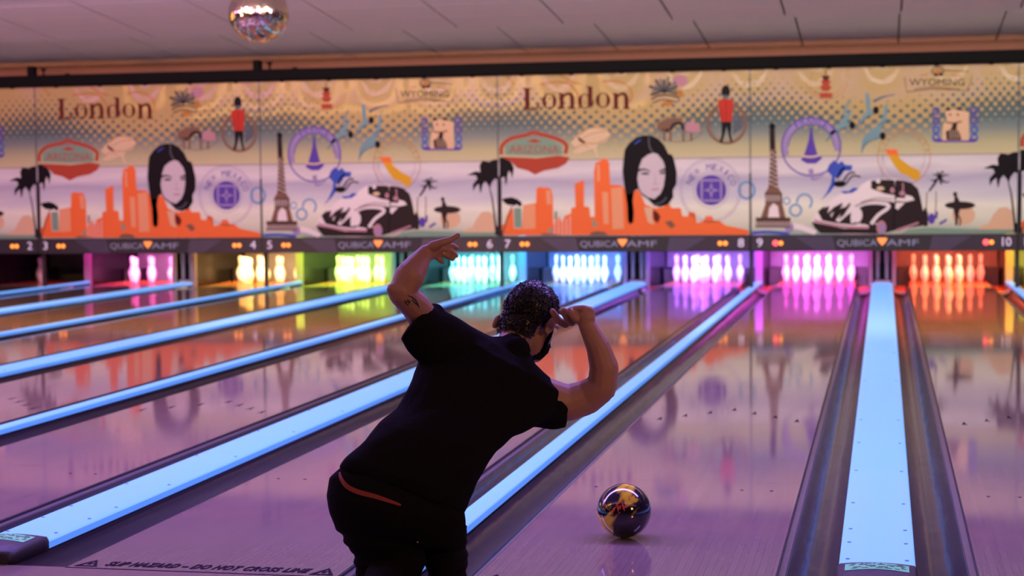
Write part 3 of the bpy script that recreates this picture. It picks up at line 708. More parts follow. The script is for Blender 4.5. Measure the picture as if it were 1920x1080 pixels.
def art_B(t):
    org = t.location.x
    A = Art(org, (1400, 120))   # pagoda
    A.ring(900, 190, 235, 210, 8, 'gold', 180, 400); A.ring(900, 190, 190, 175, 5, 'gold')
    for i, (y, wd) in enumerate(((130, 50), (185, 62), (245, 72), (325, 92))):
        A.poly([(890-wd, y+22), (890-wd*.7, y), (890+wd*.7, y), (890+wd, y+22), (890+wd*.7, y+26), (890+wd*.6, y+58), (890-wd*.6, y+58), (890-wd*.7, y+26)], 'red' if i else 'maroon')
    A.line([(890, 70), (890, 130)], 10, 'maroon', False); add_print(t, 'pagoda_print', A)
    A = Art(org, (1640, 110))   # Wyoming badge
    A.line([(330, 165), (620, 150), (800, 130), (1100, 150), (1085, 250), (1040, 365), (900, 350), (640, 340), (360, 375), (345, 270), (330, 165)], 12, 'brown', False)
    A.line([(440, 345), (660, 320), (920, 345)], 12, 'brown'); A.text('WYOMING', 700, 265, 78, 620, 'sepia'); A.line([(440, 195), (600, 180)], 14, 'gold'); A.line([(860, 180), (980, 200)], 14, 'gold')
    A.ring(710, 140, 75, 55, 18, 'brown'); A.ell(690, 180, 24, 20, 'sepia'); A.ell(745, 175, 24, 20, 'sepia'); A.ell(710, 140, 34, 30, 'gold'); add_print(t, 'wyoming_badge_print', A, 'brown Wyoming badge print')
    A = Art(org, (1640, 110))   # beckoning cat stamp
    for x in (690, 1120):
        for y in (590, 700, 800, 890): A.ring(x, y, 45, 48, 20, 'blue' if y > 750 else 'violet')
    A.poly([(660, 900), (1160, 900), (1120, 940), (700, 940)], 'violet')
    A.poly([(790, 590), (800, 540), (860, 575), (930, 575), (965, 540), (1000, 590), (1060, 600), (1060, 920), (760, 920), (770, 740), (810, 690)], 'sand')
    A.poly([(790, 590), (815, 535), (860, 580)], 'black'); A.poly([(925, 580), (955, 535), (1000, 585)], 'black')
    for x in (850, 935): A.poly([(x-16, 640), (x, 610), (x+16, 640)], 'maroon')
    A.line([(800, 715), (890, 725), (980, 705)], 14, 'maroon'); A.poly([(880, 730), (930, 730), (920, 790), (960, 840), (975, 915), (810, 915), (800, 820), (860, 790)], 'sepia')
    for i in range(5): A.line([(840+i*28, 800), (850+i*24, 900)], 7, 'sand', False)
    add_print(t, 'cat_stamp_print', A, 'cat figure stamp print')
    A = Art(org, (1400, 120))   # lattice tower, upper and lower part
    A.line([(285, 560), (285, 680)], 5, 'greyblue', False); A.ell(288, 705, 36, 42, 'black'); A.poly([(255, 740), (318, 740), (325, 1000), (262, 1000)], 'sepia')
    A.y0 = 280
    A.poly([(268, 0), (330, 0), (355, 430), (400, 500), (400, 600), (440, 770), (490, 780), (500, 880), (100, 880), (110, 780), (160, 770), (215, 600), (200, 500), (245, 430)], 'brown')
    A.poly([(240, 765), (255, 660), (300, 605), (350, 640), (370, 765)], 'white')
    for y in range(30, 430, 50): A.line([(272-y*.06, y), (335+y*.05, y+46)], 7, 'white', False); A.line([(335+y*.05, y), (272-y*.06, y+46)], 7, 'sepia', False)
    for y in (505, 590, 775, 800, 870): A.line([(205 if y < 700 else 100, y), (400 if y < 700 else 495, y)], 14, 'sepia', False)
    for x in range(120, 490, 36): A.line([(x, 810), (x+10, 870)], 8, 'white', False)
    for x in range(225, 390, 34): A.line([(x, 510), (x, 590)], 8, 'white', False)
    add_print(t, 'lattice_tower_print', A, 'grey lattice tower print')
    A = Art(org, (1400, 120))   # France stamp
    A.ring(725, 930, 335, 330, 74, 'violet2', -10, 200); A.ring(725, 930, 340, 335, 16, 'violet'); A.ring(725, 930, 258, 255, 10, 'violet', 0, 180)
    A.text('FRANCE', 0, 0, 66, None, 'violet', arc=(725, 930, 295, 122, 55))
    A.poly([(715, 715), (738, 715), (750, 840), (790, 1000), (850, 1060), (780, 1120), (680, 1120), (610, 1080), (655, 1000), (700, 850)], 'violet'); A.line([(620, 1035), (730, 1045), (820, 1025)], 22, 'cream')
    A.line([(720, 1180), (735, 1260), (760, 1300), (870, 1250)], (60, 10), 'violet2')
    add_print(t, 'tower_stamp_print', A, 'violet round France stamp print')
    A = Art(org, (1400, 120))   # three swallows
    def bird(pts, hx, hy, w1, w2):
        A.poly(pts, 'teal'); A.ell(hx, hy, 34, 44, 'black'); A.line(w1, 9, 'teal2'); A.line(w2, 9, 'teal2')
    bird([(890, 860), (940, 770), (1030, 690), (1090, 600), (1170, 520), (1200, 510), (1160, 590), (1120, 660), (1190, 660), (1180, 700), (1080, 710), (990, 780)], 1188, 690, [(1080, 560), (1130, 450), (1170, 390)], [(890, 870), (1000, 770), (1160, 700)])
    bird([(1340, 330), (1370, 320), (1390, 400), (1390, 490), (1430, 530), (1400, 570), (1330, 610), (1260, 700), (1290, 600), (1350, 530), (1335, 430)], 1455, 520, [(1420, 420), (1520, 370), (1660, 345)], [(1270, 710), (1340, 610), (1440, 560)])
    bird([(1290, 990), (1300, 850), (1380, 750), (1480, 680), (1530, 600), (1550, 480), (1580, 430), (1585, 520), (1570, 630), (1500, 730), (1540, 780), (1500, 830), (1400, 850), (1330, 930)], 1530, 810, [(1290, 1000), (1340, 900), (1490, 830)], [(1480, 690), (1560, 650), (1650, 640)])
    A.line([(1090, 560), (1130, 470), (1175, 385)], (40, 6), 'teal'); A.line([(1430, 420), (1540, 370), (1670, 345)], (30, 5), 'teal2'); add_print(t, 'swallows_print', A, 'three teal swallows print')
    A = Art(org, (1640, 280))   # California stamp
    A.ring(330, 80, 300, 320, 8, 'gold'); A.ring(330, 80, 235, 250, 4, 'gold')
    A.poly([(110, 0), (250, 0), (280, 100), (400, 190), (512, 240), (510, 330), (440, 352), (380, 300), (290, 270), (220, 180), (160, 80)], 'yellow')
    A.poly([(110, 0), (250, 0), (265, 70), (150, 62)], 'orange'); A.text('CALIFORNIA', 0, 0, 42, None, 'gold', arc=(330, 80, 268, 165, 15)); add_print(t, 'state_stamp_print', A, 'golden California stamp print')
    A = Art(org, (1400, 280)); A.ring(2, 460, 100, 108, 30, 'sky', -88, 88); add_print(t, 'ring_print', A)
    A = Art(org, (1400, 280))   # blue blot and gear rings
    A.poly([(830, 580), (900, 490), (950, 380), (960, 300), (900, 240), (930, 170), (985, 120), (1030, 160), (1070, 130), (1110, 175), (1190, 180), (1180, 240), (1100, 240), (1060, 300), (990, 320), (1000, 400), (930, 490)], 'blue')
    A.poly([(1060, 470), (1150, 470), (1200, 430), (1260, 440), (1190, 490), (1090, 500)], 'blue')
    add_print(t, 'blue_blot_print', A); A = Art(org, (1400, 280))
    A.ring(650, 590, 95, 95, 24, 'sky', -50, 190); add_print(t, 'gear_ring_print', A); A = Art(org, (1400, 280)); A.ring(550, 685, 75, 75, 24, 'sky'); add_print(t, 'gear_ring_print', A); A = Art(org, (1400, 280)); A.ring(450, 580, 45, 45, 16, 'sky'); add_print(t, 'gear_ring_print', A); A = Art(org, (1400, 280))
    A.line([(500, 860), (620, 880), (780, 940)], 60, 'white'); A.line([(60, 940), (250, 930), (480, 950)], 34, 'blue'); A.ell(480, 880, 50, 60, 'violet2')
    add_print(t, 'shore_print', A)
    A = Art(org, (1400, 280))   # vintage car
    A.poly([(725, 815), (760, 760), (800, 700), (870, 640), (960, 560), (1080, 490), (1230, 470), (1290, 400), (1370, 350), (1500, 332), (1650, 335), (1760, 345), (1850, 375), (1920, 430), (1960, 540), (1965, 660), (2000, 760), (1985, 860), (1700, 905), (1480, 950), (1200, 955), (830, 940), (770, 890)], 'white')
    k = 'sepia'
    A.poly([(1400, 355), (1500, 340), (1660, 345), (1680, 520), (1560, 500), (1450, 460), (1400, 440)], k)
    A.poly([(1680, 345), (1760, 350), (1850, 375), (1925, 440), (1955, 540), (1985, 700), (1990, 850), (1900, 870), (1690, 915), (1550, 950), (1500, 860), (1420, 830), (1370, 860), (1390, 950), (830, 945), (770, 890), (725, 815), (900, 850), (1100, 890), (1300, 890), (1380, 860), (1290, 830), (1180, 830), (1190, 700), (1130, 740), (1040, 820), (1000, 800), (1080, 700), (1160, 640), (1060, 660), (960, 770), (940, 740), (1000, 680), (1080, 600), (980, 650), (890, 740), (870, 640), (800, 700), (850, 800), (1000, 830), (1200, 850), (1200, 720), (1250, 640), (1400, 590), (1640, 600), (1680, 600)], k)
    A.poly([(1660, 620), (1740, 640), (1880, 620), (1900, 560), (1960, 640), (1985, 860), (1720, 900), (1560, 940), (1520, 880), (1600, 740)], k)
    A.line([(1190, 830), (1200, 700), (1300, 620), (1450, 600), (1580, 620), (1590, 660), (1480, 740), (1400, 840)], 38, 'white'); A.poly([(1330, 700), (1400, 670), (1500, 665), (1400, 780), (1350, 740)], k)
    A.ell(1240, 740, 62, 85, 'white'); A.poly([(1300, 760), (1360, 830), (1290, 850)], k)
    A.line([(760, 795), (950, 840), (1150, 870), (1375, 875)], 38, 'pink'); A.line([(770, 785), (950, 828), (1150, 856), (1375, 862)], 12, 'white')
    A.poly([(1880-200, 900), (1930, 815), (1940, 835), (1700, 925)], 'pink'); A.ell(1515, 880, 56, 80, 'pink'); A.ell(1530, 890, 30, 50, 'violet2')
    A.line([(1680, 350), (1672, 520), (1668, 690), (1650, 900)], 14, 'black'); A.ell(1480, 360, 24, 22, 'white'); A.ell(1505, 440, 44, 24, 'cream')
    A.line([(1755, 380), (1760, 440), (1745, 500)], 16, 'pink'); A.ell(1750, 495, 34, 28, 'pink'); A.ell(1640, 460, 26, 34, 'pink')
    A.poly([(1670, 580), (1800, 590), (1890, 570), (1860, 530), (1790, 510), (1780, 550), (1690, 545)], 'white'); A.poly([(1680, 600), (1780, 600), (1740, 640), (1700, 680), (1672, 660)], 'white')
    A.poly([(880, 650), (930, 640), (900, 760), (870, 740)], k)
    for x in (985, 1075): A.poly([(x, 690), (x+85, 600), (x+95, 620), (x+20, 740), (x-40, 790)], k)
    A.line([(1220, 640), (1400, 580), (1600, 590), (1650, 600)], 10, k); A.line([(1280, 600), (1450, 550), (1640, 560)], 8, 'brown')
    add_print(t, 'vintage_car_print', A, 'black and white vintage car print')
    A = Art(org, (1640, 280))   # small palms, surfer, beach, big palm
    for a, l in ((20, 120), (60, 100), (110, 80), (150, 90), (200, 110), (-30, 130), (-70, 90)):
        A.line([(730, 320), (730+l*.6*math.cos(math.radians(a)), 320-l*.8*math.sin(math.radians(a))), (730+l*math.cos(math.radians(a)), 320-l*.6*math.sin(math.radians(a)))], (26, 6), 'black')
    A.line([(700, 340), (650, 420), (610, 470)], (30, 18), 'black'); A.line([(690, 470), (690, 600), (680, 760)], 10, 'brown'); A.line([(590, 480), (580, 640), (590, 820)], 12, 'brown')
    A.poly([(540, 700), (570, 650), (600, 720), (600, 860), (550, 870)], 'sepia'); A.ell(640, 780, 40, 60, 'violet'); A.line([(700, 700), (690, 780)], 26, 'violet'); A.line([(730, 840), (810, 790)], 26, 'violet')
    add_print(t, 'small_palm_print', A); A = Art(org, (1640, 280)); A.line([(-330, 210), (-380, 240), (-420, 330)], 24, 'black'); A.line([(-220, 260), (-300, 280), (-380, 420)], 20, 'black'); A.line([(-160, 310), (-250, 300), (-330, 400)], 18, 'black')
    A.ell(-395, 390, 70, 36, 'black'); add_print(t, 'small_palm_print', A)
    A = Art(org, (1640, 280)); A.ell(1000, 740, 130, 110, 'sand')
    A.poly([(380, 900), (600, 880), (1100, 900), (1300, 880), (1570, 900), (1560, 950), (300, 950)], 'green'); A.poly([(1150, 900), (1200, 860), (1280, 840), (1330, 740), (1400, 660), (1480, 650), (1545, 690), (1560, 900)], 'sand')
    A.ell(960, 630, 172, 44, 'sepia'); A.ell(905, 505, 24, 26, 'sepia'); A.poly([(890, 600), (900, 520), (930, 530), (965, 600), (960, 680), (940, 740), (930, 860), (905, 850), (905, 760), (885, 680)], 'sepia'); A.line([(940, 740), (965, 800), (955, 860)], 16, 'sepia')
    add_print(t, 'surfer_print', A, 'dark surfer print')
    A = Art(org, (1640, 280))
    A.poly([(1625, 30), (1560, 30), (1500, 60), (1420, 40), (1380, 100), (1390, 180), (1330, 170), (1220, 215), (1330, 220), (1350, 260), (1290, 330), (1295, 410), (1330, 350), (1370, 320), (1375, 380), (1390, 440), (1415, 330), (1450, 290), (1490, 340), (1505, 390), (1530, 310), (1570, 260), (1625, 270)], 'black')
    A.line([(1505, 380), (1535, 500), (1560, 700), (1580, 900)], (14, 26), 'black'); A.line([(1622, 200), (1622, 500), (1618, 900)], (24, 44), 'black'); A.poly([(1560, 930), (1580, 820), (1630, 840), (1628, 950)], 'black'); add_print(t, 'palm_print', A)

uA = unit_base(7, 'A'); art_A(uA); uB = unit_base(9, 'B'); art_B(uB)
units = {7: uA, 9: uB}
for n1 in (1, 3, 5, 11):
    kd = 'A' if (n1 % 4) == 3 else 'B'
    src = uA if kd == 'A' else uB
    c = copy_tree(src); c.location.x = ((n1-9)//2)*P-P/2
    q = 7 if kd == 'A' else 9
    c['label'] = src['label'].replace(f'{CC(q)} and {CC(q+1)}', f'{CC(n1)} and {CC(n1+1)}'); units[n1] = c

# sign fascia with lane numbers
def fascia(n1):
    k = (n1-9)//2; x0 = k*P-P/2; H = ZB-ZS
    t = thing('lane_sign', f'dark sign board numbered {n1} and {n1+1} above the {CC(n1)} and {CC(n1+1)} pins', 'sign', (x0, MY-.03, ZS), 'lane number signs')
    ob('sign_board', bx(.006, P-.006, 0, .05, 0, H-.004, bev=.004), 'sign', t)
    ob('trim_strip', bx(.006, P-.006, -.004, 0, H-.022, H-.010), 'black', t)
    for s in (-1, 1):
        b = bmesh.new(); cx = P/2
        q = [b.verts.new(p) for p in ((cx+s*.62, -.002, H-.022), (cx+s*1.10, -.002, H-.022), (cx+s*.82, -.002, .004), (cx+s*.54, -.002, .004))]
        b.faces.new(q if s > 0 else q[::-1]); bmesh.ops.recalc_face_normals(b, faces=b.faces); ob('grey_flash', b, 'sign2', t)
        nn = n1 if s < 0 else n1+1; xx = cx+s*(P/2-.12-(.03 if nn == 10 else 0))
        b = text_bm(str(nn), .155, .001, .95); bmesh.ops.scale(b, vec=(1.12 if nn < 10 else .95, 1.0, 1), verts=b.verts); bmesh.ops.rotate(b, cent=(0, 0, 0), matrix=Matrix.Rotation(PI/2, 3, 'X'), verts=b.verts)
        o = ob('number', b, 'digit', t, label=f'pale lit number {nn}'); o.location = (xx, -.005, H/2)
        for j in (-1, 1):
            b = bmesh.new(); lathe(b, [(.030, 0), (.030, .006), (.024, .012), (.010, .014)], 16); bmesh.ops.rotate(b, cent=(0, 0, 0), matrix=Matrix.Rotation(PI/2, 3, 'X'), verts=b.verts)
            red = n1 == 9 and j == -1
            if red: bmesh.ops.scale(b, vec=(1.25, 1, 1.25), verts=b.verts)
            o = ob('indicator_lamp', b, 'lampR' if red else 'lampO', t, label='red round indicator lamp' if red else 'orange round indicator lamp'); o.location = (cx+s*(P/2-.355)+j*.034, -.002, H/2)
    b = bmesh.new(); q = [b.verts.new(p) for p in ((P/2-.58, -.003, .006), (P/2+.58, -.003, .006), (P/2+.62, -.003, H-.024), (P/2-.62, -.003, H-.024))]; b.faces.new(q); ob('logo_plate', b, 'black', t)
    for s, st in ((-1, 'QUBICA'), (1, 'AMF')):
        b = text_bm(st, .12, .001, 1.0); xs = [v.co.x for v in b.verts]; wd = max(xs)-min(xs); want = .50 if s < 0 else .40
        bmesh.ops.scale(b, vec=(want/wd, .95, 1), verts=b.verts); bmesh.ops.rotate(b, cent=(0, 0, 0), matrix=Matrix.Rotation(PI/2, 3, 'X'), verts=b.verts)
        o = ob('logo_lettering', b, 'logo', t); o.location = (P/2+(-.25-.065 if s < 0 else .20+.055)-.0, -.006, H/2-.005)
    b = bmesh.new(); q = [b.verts.new(p) for p in ((-.066, -.008, .045), (-.02, -.008, .052), (0, -.008, .047), (.02, -.008, .052), (.066, -.008, .045), (.05, -.008, .005), (0, -.008, -.052), (-.05, -.008, .005))]; b.faces.new(q[::-1])
    bmesh.ops.recalc_face_normals(b, faces=b.faces); o = ob('logo_emblem', b, 'heart', t, label='orange heart-shaped emblem'); o.location = (P/2-.0, 0, H/2+.012)
for n1 in (1, 3, 5, 7, 9, 11): fascia(n1)

# beam, brackets, strip board behind
t = thing('support_beam', 'long black beam along the top of the printed masking wall', 'beam', (0, 16.6, 2.938))
ob('beam_tube', bx(-19.5, 6.5, -.05, .05, -.072, .072, bev=.01), 'beam', t)
ob('beam_flange', bx(-19.5, 6.5, -.015, .015, -.09, -.06), 'beam', t)
for k in (-4.5, -3.5, -2.5):
    x = k*P
    ob('bracket', bx(x-.055+.02, x+.05+.02, -.06, .06, .06, .20, bev=.015), 'beam', t); 
    b = bmesh.new(); lathe(b, [(.03, .05), (.014, .08), (.014, .13), (.035, .14), (.035, .17)], 10, (x+.19, 0, 0)); ob('bracket_bolt', b, 'beam', t)
    b = bmesh.new(); lathe(b, [(.05, .065), (.03, .09)], 10, (x+.55, 0, 0)); ob('bracket_bolt', b, 'beam', t)

# ------------------------------------------------------------ mirror ball
bc = at(485, 25, 1, 8.0); R = .25
t = thing('mirror_ball', 'round mirror disco ball hanging from the ceiling', 'disco ball', bc)
b = bmesh.new(); rows = 56
for j in range(rows):
    la0 = -PI/2+PI*j/rows; la1 = -PI/2+PI*(j+1)/rows; lm = (la0+la1)/2; n = max(4, int(2*PI*R*math.cos(lm)/.0142))
    for i in range(n):
        a0 = 2*PI*(i+.04)/n; a1 = 2*PI*(i+.96)/n; l0 = la0+.003; l1 = la1-.003
        am = (a0+a1)/2; nrm = Vector((math.cos(lm)*math.cos(am), math.cos(lm)*math.sin(am), math.sin(lm)))
        nt_ = (nrm+Vector([random.gauss(0, .045) for _ in range(3)])).normalized(); cen = nrm*R
        q = []
        for la, aa in ((l0, a0), (l0, a1), (l1, a1), (l1, a0)):
            p = Vector((math.cos(la)*math.cos(aa), math.cos(la)*math.sin(aa), math.sin(la)))*R
            p -= nt_*(p-cen).dot(nt_); q.append(b.verts.new(p))
        b.faces.new(q)
ob('mirror_tiles', b, 'mirror', t, kind='stuff')
b = bmesh.new(); bmesh.ops.create_uvsphere(b, u_segments=32, v_segments=20, radius=R-.006); ob('ball_core', b, 'black', t)
b = bmesh.new(); lathe(b, [(.035, .24), (.035, .28), (.006, .285), (.006, .36)], 12); lathe(b, [(.05, .36), (.05, .42)], 14); ob('hanger', b, 'chrome', t)

# ------------------------------------------------------------ bowling ball
bl = at(1170, 957, 2, .109)
m = mat('swirled_ball_resin', (.01, .01, .015), .09, coat=.6)
nt = m.node_tree; b_ = nt.nodes['Principled BSDF']; tc = nt.nodes.new('ShaderNodeTexCoord')
n1_ = nt.nodes.new('ShaderNodeTexNoise'); n1_.inputs['Scale'].default_value = 4.6; n1_.inputs['Distortion'].default_value = 1.6; n1_.inputs['Detail'].default_value = 2
mp = nt.nodes.new('ShaderNodeMapping'); mp.inputs['Location'].default_value = (.35, .1, .72); mp.inputs['Rotation'].default_value = (.3, .5, .2); mp.inputs['Scale'].default_value = (1, 1, 1.9)
nt.links.new(tc.outputs['Object'], mp.inputs[0]); nt.links.new(mp.outputs[0], n1_.inputs['Vector'])
cr = nt.nodes.new('ShaderNodeValToRGB'); e = cr.color_ramp; e.elements[0].position = .535; e.elements[0].color = (.010, .008, .016, 1); e.elements[1].position = .62; e.elements[1].color = (.62, .46, .02, 1)
q = e.elements.new(.57); q.color = (.16, .08, .02, 1)
nt.links.new(n1_.outputs['Fac'], cr.inputs[0]); nt.links.new(cr.outputs[0], b_.inputs['Base Color'])
M_['ball'] = m; M_['ballred'] = mat('ball_print_red', (.65, .07, .05), .3); M_['ballor'] = mat('ball_print_amber', (.5, .25, .06), .3)
t = thing('bowling_ball', 'black and yellow swirled bowling ball rolling on the lane right of the bowler', 'bowling ball', bl)
b = bmesh.new(); bmesh.ops.create_uvsphere(b, u_segments=64, v_segments=40, radius=.1085)
for f in b.faces: f.smooth = True
sh_ = ob('ball_shell', b, 'ball', t); sh_.rotation_euler = (.2, 2.5, .35)
vd = (CAM-bl).normalized(); vr = vd.cross(Vector((0, 0, 1))).normalized()*-1; vu = vd.cross(vr)
if vu.z < 0: vu = -vu
def on_ball(u, v):
    p = vr*u+vu*v; p = p+vd*math.sqrt(max(0, .1088**2-p.length_squared)); return p.normalized()*.1090
def stroke(b, pts, w0, w1):
    pr = None; n = len(pts)
    for i, (u, v) in enumerate(pts):
        a = pts[max(i-1, 0)]; c = pts[min(i+1, n-1)]; dx, dy = c[0]-a[0], c[1]-a[1]; l = math.hypot(dx, dy); ww = w0+(w1-w0)*math.sin(PI*i/(n-1))
        s_ = [b.verts.new(on_ball(u-dy/l*ww, v+dx/l*ww)), b.verts.new(on_ball(u+dy/l*ww, v-dx/l*ww))]
        if pr: b.faces.new((pr[0], pr[1], s_[1], s_[0]))
        pr = s_
b = bmesh.new()
stroke(b, [(-.045, -.018), (-.040, .005), (-.028, .030), (-.024, .012), (-.022, -.006)], .001, .005)
stroke(b, [(-.018, -.014), (-.016, .012), (-.010, .040), (-.004, .016), (.002, -.002)], .001, .005)
stroke(b, [(-.008, .030), (.002, .010), (.016, .018), (.022, .045), (.020, .060)], .001, .004)
ob('ball_emblem', b, 'ballred', t, label='red jagged emblem print')
b = bmesh.new()
for i in range(7): stroke(b, [(-.092+.006*i, .022+.004*(i % 2)), (-.088+.006*i, .008-.004*(i % 3)), (-.083+.006*i, .018)], .0006, .0012)
ob('ball_lettering', b, 'ballor', t)

# ------------------------------------------------------------ the bowler
def W(px, py, y): return at(px, py, 1, y)
def rr(px_r, y): return px_r*(y+5.96)/FPX          # a width seen in the photograph at that distance
def sphere(bm, c, r, sub=2):
    g = bmesh.ops.create_icosphere(bm, subdivisions=sub, radius=1)
    for v in g['verts']: v.co = Vector(c)+Vector((v.co.x*r[0], v.co.y*r[1], v.co.z*r[2])) if isinstance(r, (tuple, list)) else Vector(c)+v.co*r
    return g['verts']
def chain(bm, pts, rad, n=14):
    """tapered limb with round joints"""
    for p, r in zip(pts, rad): sphere(bm, p, r*.995)
    for (p0, r0), (p1, r1) in zip(zip(pts, rad), zip(pts[1:], rad[1:])):
        d = (p1-p0).normalized(); a = d.orthogonal().normalized(); b = d.cross(a)
        rings = []
        for k in range(4):
            t = k/3; c = p0.lerp(p1, t); r = r0+(r1-r0)*t
            rings.append([c+(a*math.cos(2*PI*i/n)+b*math.sin(2*PI*i/n))*r for i in range(n)])
        loft(bm, rings)
def section(A, B, y, dep, n=28, yB=None, sq=1.0):
    """elliptic body section whose silhouette runs from pixel A to pixel B"""
    a = W(A[0], A[1], y); b = W(B[0], B[1], y if yB is None else yB); c = (a+b)/2; h = (b-a)/2
    dirn = (c-CAM).normalized(); q = (dirn-h*(dirn.dot(h)/h.length_squared)).normalized()*dep
    out = []
    for i in range(n):
        t = 2*PI*i/n; ct, st = math.cos(t), math.sin(t)
        out.append(c+h*math.copysign(abs(ct)**sq, ct)+q*math.copysign(abs(st)**sq, st))
    return out
def solid(bm, secs):
    loft(bm, secs)
def remesh(bm, voxel, name, smooth=3, fac=.5):
    me = bpy.data.meshes.new(name); bmesh.ops.recalc_face_normals(bm, faces=bm.faces); bm.to_mesh(me); bm.free()
    o = bpy.data.objects.new(name, me); C.objects.link(o)
    r = o.modifiers.new('r', 'REMESH'); r.mode = 'VOXEL'; r.voxel_size = voxel; r.use_smooth_shade = True
    if smooth: sm = o.modifiers.new('s', 'SMOOTH'); sm.iterations = smooth; sm.factor = fac
    out = bpy.data.meshes.new_from_object(o.evaluated_get(bpy.context.evaluated_depsgraph_get()))
    bpy.data.objects.remove(o); bpy.data.meshes.remove(me)
    for p in out.polygons: p.use_smooth = True
    return out

man = thing('person', 'man in black t-shirt and jeans crouching with both arms raised after his throw', 'person', (-1.45, -.45, 0))
def mob(name, me, m, **k):
    """link a world-space mesh as a part of the man"""
    if isinstance(me, bmesh.types.BMesh):
        bmesh.ops.translate(me, vec=-man.location, verts=me.verts)
    else:
        me.transform(Matrix.Translation(-man.location))
    return ob(name, me, m, man, **k)

# head frame
HC = W(1000, 597, -.02)
f_ = Vector((.40, .80, -.44)).normalized(); r_ = (Vector((1, -.40, -.24))); r_ = (r_-f_*r_.dot(f_)).normalized(); u_ = r_.cross(f_).normalized()
r_, f_, u_ = r_*1.08, f_*1.08, u_*1.08
def H(x, y, z): return HC+r_*x+f_*y+u_*z
body = bmesh.new()
# skull, jaw, neck
def ellip(bm, c, ax, rad, sub=3):
    g = bmesh.ops.create_icosphere(bm, subdivisions=sub, radius=1)
    for v in g['verts']: v.co = c+ax[0]*(v.co.x*rad[0])+ax[1]*(v.co.y*rad[1])+ax[2]*(v.co.z*rad[2])
AX = (r_, f_, u_)
ellip(body, H(0, -.010, .02), AX, (.076, .092, .088))
ellip(body, H(0, .030, -.045), AX, (.060, .066, .075))
ellip(body, H(0, .066, -.095), AX, (.036, .036, .032)); ellip(body, H(0, .035, -.075), AX, (.052, .05, .045))          # chin
ellip(body, H(0, .100, -.022), AX, (.011, .016, .024), 2)        # nose
ellip(body, H(0, .082, .012), AX, (.050, .014, .012), 2)         # brow
for s in (-1, 1):
    ellip(body, H(s*.028, .083, -.058+.0), AX, (.020, .010, .006), 2)   # lips
    ellip(body, H(s*.078, -.002, -.018), (r_, f_, u_), (.010, .012, .022), 2)
    ellip(body, H(s*(.094 if s < 0 else .088), -.012, -.012), ((r_-f_*.5*s).normalized(), (f_+r_*.5*s).normalized()*-1, u_), (.007, .018, .031), 3)
NB = W(958, 662, -.16)
chain(body, [H(0, -.030, -.06), H(0, -.045, -.10), NB, NB+(W(920, 710, -.22)-NB)*.6], [.056, .055, .060, .075])
ellip(body, W(931, 603, -.085), AX, (.011, .013, .024), 3); ellip(body, W(939, 606, -.065), AX, (.014, .014, .018), 2)
# torso inside the shirt
secs = [section((655, 905), (855, 968), -.50, .10), section((700, 838), (885, 900), -.48, .10), section((735, 790), (925, 842), -.42, .10), section((775, 735), (965, 805), -.34, .11), section((800, 660), (1010, 765), -.26, .11), section((850, 625), (1020, 725), -.2, .09)]
solid(body, secs)
# arms
LS, LE_, LW_ = W(828, 650, -.28), W(752, 549, -.50), W(797, 474, -.42)
LM = (LS+LE_)/2; LF = LE_.lerp(LW_, .42)
chain(body, [LS, W(800, 606, -.36), W(778, 573, -.44), LE_, LE_+(LW_-LE_)*.05+Vector((-.004, -.01, .0))], [.066, .052, rr(29, -.44), rr(26, -.5), rr(24, -.5)])
chain(body, [LE_, W(768, 518, -.48), W(782, 497, -.45), LW_], [rr(25, -.5), rr(30, -.48), rr(24, -.45), rr(15.5, -.42)])
sphere(body, W(738, 543, -.52), rr(14, -.5))
RS, RE, RW = W(1020, 745, -.20), W(1128, 727, -.16), W(1099, 606, -.17)
chain(body, [RS, W(1062, 756, -.17), W(1098, 746, -.15), RE], [.070, rr(36, -.17), rr(34, -.15), rr(29, -.12)])
chain(body, [RE, W(1133, 690, -.16), W(1122, 652, -.165), RW], [rr(28, -.12), rr(28, -.10), rr(23, -.07), rr(16, -.04)])
sphere(body, W(1146, 724, -.13), rr(13, -.13))
# legs inside the jeans, down to the feet
HIPR, KR, AR = W(705, 955, -.48), W(728, 1108, -.36), W(705, 1128, -.78)
HIPL, KL, AL = W(795, 965, -.42), W(832, 1010, -.12), W(838, 1150, -.30)
KR.z = max(KR.z, .09); AR.z = .13; AL.z = .10
solid(body, [section((640, 900), (850, 965), -.48, .10), section((640, 955), (850, 990), -.47, .11), section((690, 1000), (830, 1010), -.45, .08)])
chain(body, [HIPR, KR], [.085, .055]); chain(body, [KR, KR.lerp(AR, .35), AR], [.05, .05, .034])
chain(body, [HIPL, KL], [.080, .055]); chain(body, [KL, KL.lerp(AL, .35), AL], [.052, .052, .036])
for a_, dy in ((AL, 1), (AR, 1)):
    chain(body, [a_, a_+Vector((0, .05, -.05))], [.034, .03])
# hands: palm plus five separate fingers
def palm_(pts, rad): chain(body, pts, rad)
yl = -.42
palm_([LW_, W(806, 470, yl+.01), W(822, 464, yl+.03)], [rr(15, yl), rr(14, yl), rr(12, yl)])
palm_([W(806, 476, yl+.01), W(816, 474, yl+.03)], [rr(13, yl), rr(11, yl)])
fl_ = [
    [(812, 462, 0), (828, 455, .0), (845, 450, .01), (859, 441, .02)],      # thumb
    [(826, 462, .04), (838, 458, .05), (850, 461, .07), (857, 465, .08)],   # index
    [(824, 466, .03), (836, 467, .05), (848, 473, .06), (856, 480, .06)],   # middle
    [(820, 471, .03), (830, 476, .045), (841, 482, .05), (849, 486, .05)],  # ring
    [(811, 477, .02), (818, 482, .03), (824, 487, .035), (830, 492, .035)]] # little
rads = [(11, 8.2, 6.6, 5.2), (9, 6.2, 5.4, 4.6), (9, 6.2, 5.6, 4.8), (9, 6, 5.4, 4.6), (8, 5.6, 5, 4.2)]
